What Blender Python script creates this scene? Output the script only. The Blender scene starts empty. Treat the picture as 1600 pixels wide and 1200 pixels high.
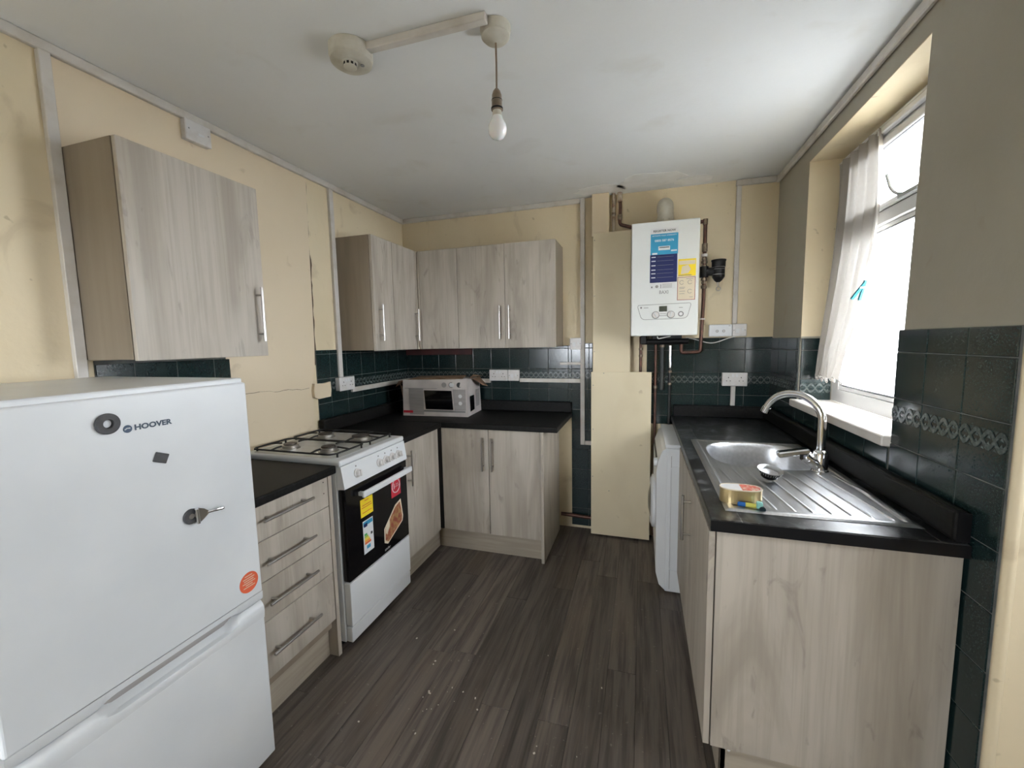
import bpy, bmesh, math, random
from mathutils import Vector, Matrix
random.seed(7)
S = bpy.context.scene
COL = S.collection
R = math.radians

# ------------------------------------------------------------------ camera
CAM = Vector((1.8954, -3.1070, 1.4388)); YAW, PITCH, ROLL, FPX = 17.3698, 5.7632, -1.0398, 649.5415
cy_, sy_ = math.cos(R(YAW)), math.sin(R(YAW)); cp_, sp_ = math.cos(R(PITCH)), math.sin(R(PITCH))
fwd = Vector((-sy_*cp_, cy_*cp_, -sp_)); rgt = Vector((cy_, sy_, 0)); up = rgt.cross(fwd)
cr_, sr_ = math.cos(R(ROLL)), math.sin(R(ROLL))
rgt2 = rgt*cr_ + up*sr_; up2 = -rgt*sr_ + up*cr_
cd = bpy.data.cameras.new('camera'); cam = bpy.data.objects.new('camera', cd); COL.objects.link(cam)
cd.sensor_fit = 'HORIZONTAL'; cd.sensor_width = 36; cd.lens = 36*FPX/1600; cd.clip_start = 0.02
cam.matrix_world = Matrix(((rgt2.x, up2.x, -fwd.x, CAM.x), (rgt2.y, up2.y, -fwd.y, CAM.y), (rgt2.z, up2.z, -fwd.z, CAM.z), (0, 0, 0, 1)))
S.camera = cam

# ------------------------------------------------------------------ sky and exposure
wd_ = bpy.data.worlds.new('overcast_sky'); S.world = wd_; wd_.use_nodes = True
bg = wd_.node_tree.nodes['Background']; bg.inputs[0].default_value = (0.93, 0.95, 1.0, 1); bg.inputs[1].default_value = 26.0
S.view_settings.view_transform = 'Standard'; S.view_settings.look = 'None'
S.view_settings.exposure = 1.15; S.view_settings.gamma = 1.0; S.view_settings.use_curve_mapping = False
S.cycles.max_bounces = 10; S.cycles.diffuse_bounces = 6; S.cycles.glossy_bounces = 4
S.cycles.transparent_max_bounces = 12; S.cycles.transmission_bounces = 6
S.cycles.sample_clamp_indirect = 8; S.cycles.caustics_reflective = False; S.cycles.caustics_refractive = False
def portal(loc, rot, sx, sy):
    l = bpy.data.lights.new('window_portal', 'AREA'); l.shape = 'RECTANGLE'; l.size = sx; l.size_y = sy
    l.cycles.is_portal = True
    o = bpy.data.objects.new('window_portal', l); COL.objects.link(o); o.location = loc; o.rotation_euler = rot

W, H, ZT = 2.71, 2.45, 0.904
WX = 3.75                # wider part of the room behind the camera
YR = -1.885              # where the right wall steps back
YB = -4.7                # rear wall
portal((2.96, -0.965, 1.71), (0, R(90), 0), 1.3, 0.9)
portal((.75, YB-0.13, 1.425), (R(90), 0, 0), .82, .77)
portal((WX+.17, -2.50, 1.63), (0, R(90), 0), .58, .36)

# ------------------------------------------------------------------ mesh helpers
class MB:
    def __init__(s): s.v = []; s.f = []; s.sm = False
    def add(s, vs, fs):
        b = len(s.v); s.v += [tuple(p) for p in vs]; s.f += [tuple(b+i for i in f) for f in fs]; return s
    def box(s, x0, x1, y0, y1, z0, z1, bev=0.0, seg=1):
        if x1 < x0: x0, x1 = x1, x0
        if y1 < y0: y0, y1 = y1, y0
        if z1 < z0: z0, z1 = z1, z0
        vs = [(x, y, z) for z in (z0, z1) for y in (y0, y1) for x in (x0, x1)]
        fs = [(0, 2, 3, 1), (4, 5, 7, 6), (0, 1, 5, 4), (2, 6, 7, 3), (0, 4, 6, 2), (1, 3, 7, 5)]
        if bev > 0:
            bm = bmesh.new(); bv = [bm.verts.new(p) for p in vs]
            for f in fs: bm.faces.new([bv[i] for i in f])
            bmesh.ops.bevel(bm, geom=bm.edges[:], offset=bev, segments=seg, affect='EDGES', profile=0.5)
            bm.verts.index_update(); s.add([v.co[:] for v in bm.verts], [[v.index for v in f.verts] for f in bm.faces]); bm.free()
            return s
        return s.add(vs, fs)
    def obox(s, c, ax, ay, az, hx, hy, hz, bev=0):     # oriented box, half sizes
        t = MB(); t.box(-hx, hx, -hy, hy, -hz, hz, bev)
        c, ax, ay, az = Vector(c), Vector(ax), Vector(ay), Vector(az)
        return s.add([c+ax*p[0]+ay*p[1]+az*p[2] for p in t.v], t.f)
    def cyl(s, p0, p1, r0, r1=None, n=16, cap=True):
        return s.lathe(p0, Vector(p1)-Vector(p0), [(r0, 0), (r0 if r1 is None else r1, (Vector(p1)-Vector(p0)).length)], n, cap)
    def lathe(s, o, ax, prof, n=24, cap=True):          # prof: (radius, distance along ax)
        o = Vector(o); a = Vector(ax).normalized(); u = a.orthogonal().normalized(); w = a.cross(u)
        vs = []; fs = []
        for r, h in prof:
            for k in range(n):
                t = 2*math.pi*k/n; vs.append(o+a*h+(u*math.cos(t)+w*math.sin(t))*r)
        for i in range(len(prof)-1):
            for k in range(n):
                k2 = (k+1) % n; fs.append((i*n+k, i*n+k2, (i+1)*n+k2, (i+1)*n+k))
        if cap:
            fs.append(tuple(range(n-1, -1, -1))); fs.append(tuple((len(prof)-1)*n+k for k in range(n)))
        s.sm = True
        return s.add(vs, fs)
    def tube(s, pts, r, n=10, closed=False):
        pts = [Vector(p) for p in pts]; m = len(pts); vs = []; fs = []
        u = None
        for i in range(m):
            if closed: t = (pts[(i+1) % m]-pts[i-1])
            else: t = pts[min(i+1, m-1)]-pts[max(i-1, 0)]
            t.normalize()
            if u is None: u = t.orthogonal().normalized()
            else: u = (u-t*u.dot(t)).normalized()
            w = t.cross(u)
            for k in range(n):
                a = 2*math.pi*k/n; vs.append(pts[i]+(u*math.cos(a)+w*math.sin(a))*r)
        for i in range(m if closed else m-1):
            for k in range(n):
                k2 = (k+1) % n; j = (i+1) % m; fs.append((i*n+k, i*n+k2, j*n+k2, j*n+k))
        if not closed: fs.append(tuple(range(n-1, -1, -1))); fs.append(tuple((m-1)*n+k for k in range(n)))
        s.sm = True
        return s.add(vs, fs)
    def prism(s, poly, o, u, v, t):                     # polygon in (u,v) axes, extruded by vector t
        o, u, v, t = Vector(o), Vector(u), Vector(v), Vector(t); n = len(poly)
        a = [o+u*p+v*q for p, q in poly]; b = [p+t for p in a]
        fs = [tuple(range(n)), tuple(range(2*n-1, n-1, -1))]+[(i, i+n, (i+1) % n+n, (i+1) % n) for i in range(n)]
        return s.add(a+b, fs)
    def grid(s, fn, nu, nv):
        vs = [fn(i/nu, j/nv) for j in range(nv+1) for i in range(nu+1)]
        fs = [(j*(nu+1)+i, j*(nu+1)+i+1, (j+1)*(nu+1)+i+1, (j+1)*(nu+1)+i) for j in range(nv) for i in range(nu)]
        return s.add(vs, fs)
    def mesh(s, name, off=(0, 0, 0)):
        me = bpy.data.meshes.new(name); o = Vector(off)
        me.from_pydata([tuple(Vector(p)-o) for p in s.v], [], s.f)
        bm = bmesh.new(); bm.from_mesh(me); bmesh.ops.recalc_face_normals(bm, faces=bm.faces[:]); bm.to_mesh(me); bm.free()
        if s.sm:
            for p in me.polygons: p.use_smooth = True
            me.set_sharp_from_angle(angle=R(38))
        return me

def arc(c, u, v, r, a0, a1, n=12):
    c, u, v = Vector(c), Vector(u), Vector(v)
    return [c+u*r*math.cos(R(a0+(a1-a0)*i/n))+v*r*math.sin(R(a0+(a1-a0)*i/n)) for i in range(n+1)]
def fillet(pts, r, n=5):                                # rounded corners of a polyline
    pts = [Vector(p) for p in pts]; out = [pts[0]]
    for i in range(1, len(pts)-1):
        a, b, c = pts[i-1], pts[i], pts[i+1]; d0 = (a-b); d1 = (c-b)
        rr = min(r, d0.length*.45, d1.length*.45); p0 = b+d0.normalized()*rr; p1 = b+d1.normalized()*rr
        for k in range(n+1):
            t = k/n; out.append(p0*(1-t)**2+b*2*t*(1-t)+p1*t*t)
    return out+[pts[-1]]
def rrect(w, h, r, n=5, cx=0, cy=0):
    o = []
    for qx, qy, a in ((1, 1, 0), (-1, 1, 90), (-1, -1, 180), (1, -1, 270)):
        for k in range(n+1):
            t = R(a+90*k/n); o.append((cx+qx*(w/2-r)+r*math.cos(t), cy+qy*(h/2-r)+r*math.sin(t)))
    return o

OFF = {}
def thing(name, label, cat, loc, group=None):
    o = bpy.data.objects.new(name, None); COL.objects.link(o); o.location = loc; o.empty_display_size = .05
    o['label'] = label; o['category'] = cat
    if group: o['group'] = group
    OFF[o] = Vector(loc); return o
def part(name, mb, mat, parent, label=None, kind=None):
    off = OFF.get(parent, Vector()); me = mb.mesh(name, off); me.materials.append(mat)
    o = bpy.data.objects.new(name, me); COL.objects.link(o); o.parent = parent; OFF[o] = off
    if label: o['label'] = label
    if kind: o['kind'] = kind
    return o
def single(name, mb, mat, label, cat, loc, group=None):
    me = mb.mesh(name, loc); me.materials.append(mat); o = bpy.data.objects.new(name, me); COL.objects.link(o); o.location = loc
    o['label'] = label; o['category'] = cat; OFF[o] = Vector(loc)
    if group: o['group'] = group
    return o
def struct(name, mb, mat, label, cat):
    me = mb.mesh(name); me.materials.append(mat); o = bpy.data.objects.new(name, me); COL.objects.link(o)
    o['kind'] = 'structure'; o['label'] = label; o['category'] = cat; OFF[o] = Vector(); return o
def text(name, body, size, o, u, v, mat, parent, align='CENTER', sx=1.0, bold=0.0):
    c = bpy.data.curves.new('t', 'FONT'); c.body = body; c.size = size; c.align_x = align; c.align_y = 'CENTER'; c.offset = bold*size; c.resolution_u = 3
    t = bpy.data.objects.new('t', c); COL.objects.link(t)
    me = bpy.data.meshes.new_from_object(t.evaluated_get(bpy.context.evaluated_depsgraph_get()))
    o, u, v = Vector(o), Vector(u), Vector(v); off = OFF.get(parent, Vector())
    mb = MB(); mb.v = [tuple(o+u*p.co.x*sx+v*p.co.y) for p in me.vertices]; mb.f = [tuple(p.vertices) for p in me.polygons]
    bpy.data.objects.remove(t); bpy.data.curves.remove(c); bpy.data.meshes.remove(me)
    return part(name, mb, mat, parent)
def flat(poly, o, u, v, n, t=0.0006):
    return MB().prism(poly, o, u, v, Vector(n)*t)
X, Y, Z = Vector((1, 0, 0)), Vector((0, 1, 0)), Vector((0, 0, 1))

# ------------------------------------------------------------------ materials
def mat(name, c1, c2=None, sc=(8, 8, 8), rough=.5, metal=0.0, bump=0.0, bsc=None, lo=.35, hi=.65, detail=4, rnd=0.0, dist=0.0, spec=.5, rvar=0.0, coat=0.0):
    m = bpy.data.materials.new(name); m.use_nodes = True; nt = m.node_tree; N = nt.nodes; L = nt.links
    b = N['Principled BSDF']; b.inputs['Base Color'].default_value = (*c1, 1); b.inputs['Roughness'].default_value = rough
    b.inputs['Metallic'].default_value = metal; b.inputs['Specular IOR Level'].default_value = spec; b.inputs['Coat Weight'].default_value = coat
    if c2 is None and not bump: return m
    tc = N.new('ShaderNodeTexCoord'); mp = N.new('ShaderNodeMapping'); L.new(tc.outputs['Object'], mp.inputs[0]); mp.inputs['Scale'].default_value = sc
    if rnd:
        oi = N.new('ShaderNodeObjectInfo'); mu = N.new('ShaderNodeMath'); mu.operation = 'MULTIPLY'; mu.inputs[1].default_value = 37.0
        L.new(oi.outputs['Random'], mu.inputs[0]); cb = N.new('ShaderNodeCombineXYZ'); L.new(mu.outputs[0], cb.inputs[0]); L.new(mu.outputs[0], cb.inputs[2]); L.new(cb.outputs[0], mp.inputs['Location'])
    nz = N.new('ShaderNodeTexNoise'); nz.inputs['Scale'].default_value = 1; nz.inputs['Detail'].default_value = detail; nz.inputs['Distortion'].default_value = dist
    L.new(mp.outputs[0], nz.inputs['Vector'])
    if c2 is not None:
        rp = N.new('ShaderNodeValToRGB'); rp.color_ramp.elements[0].position = lo; rp.color_ramp.elements[1].position = hi
        rp.color_ramp.elements[0].color = (*c1, 1); rp.color_ramp.elements[1].color = (*c2, 1)
        L.new(nz.outputs['Fac'], rp.inputs[0]); L.new(rp.outputs[0], b.inputs['Base Color'])
    if rvar:
        mr = N.new('ShaderNodeMapRange'); mr.inputs['To Min'].default_value = max(rough-rvar, .02); mr.inputs['To Max'].default_value = rough+rvar
        L.new(nz.outputs['Fac'], mr.inputs['Value']); L.new(mr.outputs[0], b.inputs['Roughness'])
    if bump:
        n2 = N.new('ShaderNodeTexNoise'); n2.inputs['Scale'].default_value = bsc or 60; n2.inputs['Detail'].default_value = 3
        L.new(tc.outputs['Object'], n2.inputs['Vector']); bp = N.new('ShaderNodeBump'); bp.inputs['Strength'].default_value = bump; bp.inputs['Distance'].default_value = .002
        L.new(n2.outputs['Fac'], bp.inputs['Height']); L.new(bp.outputs[0], b.inputs['Normal'])
    return m
def layered(name, base, layers, rough=.6, bump=0.0, bsc=80, rnd=True, plank=False, bdist=.001, spec=.5):
    """base colour multiplied/mixed by several stretched noises: layers = (scale3, lo, hi, colour, amount, detail, distortion)"""
    m = bpy.data.materials.new(name); m.use_nodes = True; nt = m.node_tree; N = nt.nodes; L = nt.links
    b = N['Principled BSDF']; b.inputs['Roughness'].default_value = rough; b.inputs['Specular IOR Level'].default_value = spec
    tc = N.new('ShaderNodeTexCoord'); vec = tc.outputs['Object']
    if rnd:
        oi = N.new('ShaderNodeObjectInfo'); mu = N.new('ShaderNodeMath'); mu.operation = 'MULTIPLY'; mu.inputs[1].default_value = 23.0
        L.new(oi.outputs['Random'], mu.inputs[0]); cb = N.new('ShaderNodeCombineXYZ')
        for k in range(3): L.new(mu.outputs[0], cb.inputs[k])
        ad = N.new('ShaderNodeVectorMath'); ad.operation = 'ADD'; L.new(vec, ad.inputs[0]); L.new(cb.outputs[0], ad.inputs[1]); vec = ad.outputs[0]
    rgb = N.new('ShaderNodeRGB'); rgb.outputs[0].default_value = (*base, 1); cur = rgb.outputs[0]; last = None
    for sc, lo, hi, c, amt, det, dist in layers:
        mp = N.new('ShaderNodeMapping'); mp.inputs['Scale'].default_value = sc; L.new(vec, mp.inputs[0])
        nz = N.new('ShaderNodeTexNoise'); nz.inputs['Scale'].default_value = 1; nz.inputs['Detail'].default_value = det; nz.inputs['Distortion'].default_value = dist
        L.new(mp.outputs[0], nz.inputs['Vector'])
        mr = N.new('ShaderNodeMapRange'); mr.inputs['From Min'].default_value = lo; mr.inputs['From Max'].default_value = hi; mr.inputs['To Max'].default_value = amt
        L.new(nz.outputs['Fac'], mr.inputs['Value'])
        mx = N.new('ShaderNodeMix'); mx.data_type = 'RGBA'; L.new(mr.outputs[0], mx.inputs['Factor']); L.new(cur, mx.inputs['A']); mx.inputs['B'].default_value = (*c, 1)
        cur = mx.outputs['Result']; last = nz
    if plank:
        hs = N.new('ShaderNodeHueSaturation'); mr = N.new('ShaderNodeMapRange'); mr.inputs['To Min'].default_value = .78; mr.inputs['To Max'].default_value = 1.22
        L.new(oi.outputs['Random'], mr.inputs['Value']); L.new(mr.outputs[0], hs.inputs['Value']); L.new(cur, hs.inputs['Color']); cur = hs.outputs[0]
    L.new(cur, b.inputs['Base Color'])
    if bump:
        n2 = N.new('ShaderNodeTexNoise'); n2.inputs['Scale'].default_value = bsc; n2.inputs['Detail'].default_value = 4
        L.new(tc.outputs['Object'], n2.inputs['Vector']); bp = N.new('ShaderNodeBump'); bp.inputs['Strength'].default_value = bump; bp.inputs['Distance'].default_value = bdist
        L.new(n2.outputs['Fac'], bp.inputs['Height']); L.new(bp.outputs[0], b.inputs['Normal'])
    return m
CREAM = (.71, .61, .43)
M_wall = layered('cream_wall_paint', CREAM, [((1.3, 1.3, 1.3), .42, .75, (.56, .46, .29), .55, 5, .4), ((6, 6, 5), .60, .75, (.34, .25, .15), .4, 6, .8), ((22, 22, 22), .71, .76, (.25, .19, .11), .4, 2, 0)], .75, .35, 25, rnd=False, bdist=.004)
M_wallr = layered('shaded_wall_paint', (.365, .34, .275), [((1.5, 1.5, 1.5), .45, .75, (.32, .29, .22), .5, 5, .4), ((7, 7, 5), .62, .72, (.30, .24, .15), .35, 6, .8)], .75, .35, 25, rnd=False, bdist=.004)  # the wall cream darkened, so the window wall's shade sits in the colour
M_board = layered('cream_board_paint', (.70, .590, .43), [((2, 2, 2), .45, .8, (.64, .53, .365), .5, 3, .2), ((9, 9, 9), .66, .74, (.40, .30, .18), .4, 5, .5)], .6, .1, 40, rnd=False)
M_panel = layered('pale_cream_panel', (.72, .63, .45), [((3, 3, 2), .5, .8, (.56, .46, .30), .5, 4, .3), ((14, 14, 14), .68, .74, (.38, .29, .17), .4, 4, .3)], .6, .08, 40)
M_ceil = layered('ceiling_paint', (.79, .805, .81), [((.9, .9, .9), .45, .75, (.70, .70, .68), .6, 5, .3), ((4, 4, 4), .6, .75, (.62, .60, .55), .35, 6, .5)], .85, .25, 30, rnd=False, bdist=.003)
M_wood = layered('pale_oak_laminate', (.455, .41, .35), [((7, 7, 1.1), .42, .64, (.335, .295, .245), .9, 5, 1.4), ((80, 80, 2.2), .45, .7, (.30, .26, .215), .45, 4, .3), ((13, 13, 4.0), .62, .72, (.22, .19, .16), .6, 5, 1.8), ((4, 4, .9), .5, .7, (.54, .50, .44), .5, 3, .8)], .55, .06, 220)
M_edge = mat('oak_edging', (.46, .41, .34), (.38, .33, .27), (40, 40, 3), .55)
M_carc = mat('grey_oak_carcass', (.255, .21, .158), (.20, .162, .118), (14, 14, 1.2), .6, rnd=1)
M_plinth = mat('plinth_oak', (.42, .37, .30), (.33, .285, .225), (3, 3, 40), .55, rnd=1)
M_plank = layered('dark_vinyl_plank', (.122, .100, .084), [((34, 2.2, 34), .42, .60, (.046, .037, .031), .85, 5, .4), ((120, 5, 120), .45, .7, (.16, .125, .10), .5, 4, .2), ((3, 1.2, 3), .55, .75, (.15, .11, .078), .5, 4, .5), ((60, 60, 60), .70, .74, (.30, .27, .23), .35, 2, 0)], .52, .12, 160, plank=True)
M_floor = mat('floor_seam', (.012, .010, .009), rough=.7)
M_top = mat('black_worktop', (.004, .004, .004), (.010, .0095, .009), (60, 60, 60), .5, bump=.1, bsc=400, rvar=.05, spec=.16)
M_topr = layered('worn_black_worktop', (.006, .0065, .007), [((16, 10, 16), .48, .72, (.12, .125, .132), .75, 6, 1.2), ((90, 90, 90), .72, .76, (.22, .22, .22), .5, 2, 0)], .32, .06, 350, rnd=False, spec=.35)
M_tile = layered('dark_green_tile', (.0055, .0150, .0155), [((260, 260, 260), .48, .64, (.030, .056, .054), .6, 3, .3), ((20, 20, 20), .5, .7, (.009, .022, .021), .6, 3, .2)], .17, .14, 330, rnd=True, bdist=.0008, spec=.42)
M_relief = layered('raised_green_relief', (.060, .075, .072), [((90, 90, 90), .45, .65, (.14, .16, .155), .7, 3, 0)], .25, 0)
M_grout = mat('grey_grout', (.16, .165, .155), (.09, .095, .09), (20, 20, 20), .9)
M_white = mat('white_enamel', (.70, .72, .74), rough=.28)
M_fridge = mat('white_fridge_enamel', (.71, .73, .75), (.64, .665, .69), (3, 3, 3), .33, bump=.02, bsc=500)
M_boiler = mat('white_boiler_paint', (.74, .76, .75), rough=.3)
M_plast = mat('white_plastic', (.66, .64, .63), (.56, .53, .50), (25, 25, 25), .4, lo=.5, hi=.75)
M_trunk = mat('trunking_plastic', (.60, .57, .53), (.50, .46, .40), (12, 12, 12), .5, lo=.45, hi=.75)
M_oldpl = mat('aged_white_plastic', (.55, .53, .46), (.46, .43, .35), (20, 20, 20), .45)
M_upvc = mat('white_window_frame', (.74, .75, .76), rough=.3)
M_sill = mat('painted_sill', (.78, .74, .70), (.66, .61, .55), (10, 10, 10), .5, lo=.5, hi=.8)
M_steel = mat('brushed_steel', (.58, .59, .61), (.50, .51, .53), (90, 6, 90), .33, metal=1.0)
M_handle = mat('brushed_nickel', (.44, .42, .40), rough=.28, metal=1.0)
M_chrome = mat('chrome', (.78, .79, .81), rough=.08, metal=1.0)
M_black = mat('black_plastic', (.006, .006, .007), rough=.4, spec=.25)
M_dark = mat('dark_gap', (.012, .011, .010), rough=.8)
M_iron = mat('black_iron', (.010, .010, .010), rough=.55)
M_glassb = mat('black_oven_glass', (.003, .003, .004), rough=.08, spec=.35)
M_burner = mat('burner_alloy', (.40, .38, .35), rough=.42, metal=.9)
M_cap = mat('burner_cap', (.10, .078, .065), (.045, .037, .032), (40, 40, 40), .5, metal=.4)
M_copper = mat('tarnished_copper', (.14, .065, .045), (.085, .045, .035), (30, 30, 30), .45, metal=.6)
M_brass = mat('tarnished_brass', (.30, .25, .19), (.15, .11, .08), (60, 60, 60), .4, metal=.8)
M_pipew = mat('painted_pipe', (.48, .42, .34), (.25, .16, .11), (15, 15, 15), .6, lo=.5, hi=.6)
M_card = mat('brown_cardboard', (.24, .15, .085), (.18, .105, .06), (20, 20, 20), .85)
M_boxw = mat('printed_white_card', (.60, .56, .54), (.50, .46, .45), (7, 7, 7), .6, lo=.45, hi=.7)
M_greyp = mat('grey_print', (.36, .34, .335), (.30, .285, .28), (5, 5, 60), .55)
M_red = mat('red_print', (.52, .02, .04), rough=.4)
M_redb = mat('red_batten', (.075, .014, .012), (.05, .012, .010), (15, 15, 15), .5)
M_yel = mat('yellow_print', (.78, .58, .02), rough=.45)
M_orange = mat('orange_print', (.68, .12, .05), rough=.45)
M_blue = mat('light_blue_print', (.03, .27, .46), rough=.4)
M_navy = mat('navy_print', (.006, .013, .095), rough=.4)
M_paper = mat('white_print', (.70, .71, .72), rough=.45)
M_creamp = mat('cream_print', (.66, .58, .44), rough=.5)
M_ink = mat('dark_ink', (.03, .032, .036), rough=.5)
M_greyink = mat('grey_ink', (.22, .22, .22), rough=.5)
M_lcd = mat('green_grey_display', (.055, .062, .045), rough=.25)
M_magnet = mat('dark_magnet', (.055, .055, .06), (.035, .035, .038), (60, 60, 60), .6)
M_gold = mat('gold_tin', (.62, .49, .26), rough=.3, metal=.75)
M_meat = mat('roast_picture', (.26, .055, .035), (.36, .22, .09), (40, 40, 40), .4, lo=.4, hi=.6, detail=2)
M_tinred = mat('red_tin_print', (.58, .10, .06), (.62, .42, .34), (120, 120, 120), .4, lo=.5, hi=.58)
M_teal = mat('teal_plastic', (.003, .13, .17), rough=.4)
M_cyan = mat('pale_green_plastic', (.22, .48, .44), rough=.3)
M_bluep = mat('blue_plastic', (.01, .10, .34), rough=.3)
M_yelgr = mat('yellow_green_plastic', (.55, .52, .10), rough=.35)
M_bulb = mat('opal_bulb', (.80, .80, .79), rough=.18); M_bulb.node_tree.nodes['Principled BSDF'].inputs['Subsurface Weight'].default_value = .2
M_flex = mat('brown_flex', (.20, .15, .10), rough=.5)
M_conc = mat('yard_concrete', (.20, .195, .185), (.15, .145, .14), (2, 2, 2), .9)
M_crack = mat('dark_crack', (.10, .065, .04), rough=.9)
M_crumb = mat('pale_crumbs', (.55, .50, .44), rough=.8)
M_rend = mat('pale_render', (.66, .65, .62), (.58, .57, .54), (1, 1, 1), .9)
def glass(name, frosted):
    m = bpy.data.materials.new(name); m.use_nodes = True; nt = m.node_tree; N = nt.nodes; L = nt.links
    out = N['Material Output']; N.remove(N['Principled BSDF'])
    tr = N.new('ShaderNodeBsdfTransparent'); tr.inputs[0].default_value = (.95, .97, .98, 1)
    mx = N.new('ShaderNodeMixShader')
    if frosted:
        tl = N.new('ShaderNodeBsdfTranslucent'); tl.inputs[0].default_value = (.93, .95, .96, 1)
        tc = N.new('ShaderNodeTexCoord'); nz = N.new('ShaderNodeTexNoise'); nz.inputs['Scale'].default_value = 9; nz.inputs['Detail'].default_value = 5; L.new(tc.outputs['Object'], nz.inputs['Vector'])
        mr = N.new('ShaderNodeMapRange'); mr.inputs['From Min'].default_value = .3; mr.inputs['From Max'].default_value = .7; mr.inputs['To Min'].default_value = .45; mr.inputs['To Max'].default_value = .6
        L.new(nz.outputs['Fac'], mr.inputs['Value']); L.new(mr.outputs[0], mx.inputs[0])
        L.new(tr.outputs[0], mx.inputs[1]); L.new(tl.outputs[0], mx.inputs[2])
    else:
        gl = N.new('ShaderNodeBsdfGlossy'); gl.inputs['Roughness'].default_value = .02; mx.inputs[0].default_value = .06
        L.new(tr.outputs[0], mx.inputs[1]); L.new(gl.outputs[0], mx.inputs[2])
    L.new(mx.outputs[0], out.inputs[0]); return m
M_clear = glass('clear_glass', False); M_frost = glass('frosted_glass', True)
def lace():
    m = bpy.data.materials.new('net_lace'); m.use_nodes = True; nt = m.node_tree; N = nt.nodes; L = nt.links
    out = N['Material Output']; N.remove(N['Principled BSDF'])
    tr = N.new('ShaderNodeBsdfTransparent'); tl = N.new('ShaderNodeBsdfTranslucent'); tl.inputs[0].default_value = (.12, .114, .106, 1)
    df = N.new('ShaderNodeBsdfDiffuse'); df.inputs[0].default_value = (.60, .56, .51, 1)
    m1 = N.new('ShaderNodeMixShader'); m1.inputs[0].default_value = .55; L.new(tl.outputs[0], m1.inputs[1]); L.new(df.outputs[0], m1.inputs[2])
    tc = N.new('ShaderNodeTexCoord'); nz = N.new('ShaderNodeTexNoise'); nz.inputs['Scale'].default_value = 45; nz.inputs['Detail'].default_value = 4; L.new(tc.outputs['Object'], nz.inputs['Vector'])
    mr = N.new('ShaderNodeMapRange'); mr.inputs['From Min'].default_value = .35; mr.inputs['From Max'].default_value = .65; mr.inputs['To Min'].default_value = .965; mr.inputs['To Max'].default_value = 1.0
    L.new(nz.outputs['Fac'], mr.inputs['Value'])
    m2 = N.new('ShaderNodeMixShader'); L.new(mr.outputs[0], m2.inputs[0]); L.new(tr.outputs[0], m2.inputs[1]); L.new(m1.outputs[0], m2.inputs[2])
    L.new(m2.outputs[0], out.inputs[0]); return m
M_lace = lace()

# ------------------------------------------------------------------ structure
fl = struct('floor', MB().box(-.2, WX+.2, YB-.2, .2, -.12, -.004), M_floor, 'dark brown wood-effect plank floor of the kitchen', 'floor')
pw = .118; rng = random.Random(3); cache = {}
nx = int(WX/pw)+1
for i in range(nx):
    y = .0-rng.random()*1.0; y1 = 0.0
    while y1 > -2.7:
        y0 = max(y, -2.75)
        x0, x1 = i*pw, min((i+1)*pw, WX)
        if y1-y0 > .02 and not (x0 >= W and y1 > YR) and x1 > .42:
            me = MB().box(x0+.0006, x1-.0006, y0+.0006, y1-.0006, -.004, 0, .0008).mesh('plank', (x0, y1, 0))
            me.materials.append(M_plank); o = bpy.data.objects.new('plank', me); COL.objects.link(o); o.parent = fl; o.location = (x0, y1, 0)
        y1 = y0; y = y0-1.22
rear = MB().box(0, WX, YB, -2.75, -.004, -.0005); part('rear_bounce_floor', rear, mat('pale_bounce_floor', (.58, .59, .60), (.52, .53, .54), (3, 3, 3), .6), fl)  # unseen pale floor added to bounce light up to the ceiling
ce = struct('ceiling', MB().box(-.2, WX+.2, YB-.2, .2, H, H+.15), M_ceil, 'off-white painted ceiling with grey stains', 'ceiling')
for px_, py_, rx_, ry_, sd in ((1.62, -.13, .17, .10, 1), (1.93, -.20, .20, .13, 2), (2.20, -.10, .12, .07, 3)):
    rr = random.Random(sd); pl_ = [(px_+rx_*(.8+.35*rr.random())*math.cos(k*math.pi/9), min(-.004, py_+ry_*(.8+.35*rr.random())*math.sin(k*math.pi/9))) for k in range(18)]
    part('filler_patch', MB().prism(pl_, (0, 0, H), X, Y, -Z*.0022), mat('white_filler', (.88, .88, .87), (.82, .82, .80), (14, 14, 14), .8), ce)
wl = struct('wall_left', MB().box(-.2, 0, YB-.2, .2, -.1, H), M_wall, 'cream painted left wall behind the cooker', 'wall')
wb = struct('wall_back', MB().box(0, W+.3, 0, .2, -.1, H), M_wall, 'cream painted back wall behind the boiler', 'wall')
wm = MB()
wm.box(W, W+.3, -.50, 0, -.1, H)
wm.box(W, W+.3, YR, -.50, -.1, 1.075)
wm.box(W, W+.3, YR, -.50, 2.335, H)
wm.prism([(YR, 1.075), (-1.412, 1.075), (-1.425, 1.45), (-1.453, 2.335), (YR, 2.335)], (W, 0, 0), Y, Z, (.3, 0, 0))
wr = struct('wall_right', wm, M_wallr, 'cream right wall around the window recess with shade painted into its colour', 'wall')
wn = MB().box(W+.003, WX+.2, YR-.012, YR-.0005, -.1, H)
wn.lathe((W+.004, YR-.008, -.1), Z, [(.012, 0), (.012, H+.1)], 10)
struct('wall_nib', wn, M_wall, 'cream wall corner beside the dark tiles at the right edge', 'wall')
struct('wall_side', MB().box(WX, WX+.2, YB-.2, -2.95, -.1, H).box(WX, WX+.2, -2.05, YR, -.1, H).box(WX, WX+.2, -2.95, -2.05, 2.06, H).box(WX, WX+.2, -2.95, -2.05, -.1, 0), M_wall, 'cream side wall out of view beyond the right wall corner', 'wall')
RW = (.35, 1.15, 1.05, 1.80)      # opening of the rear window added for fill light
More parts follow.
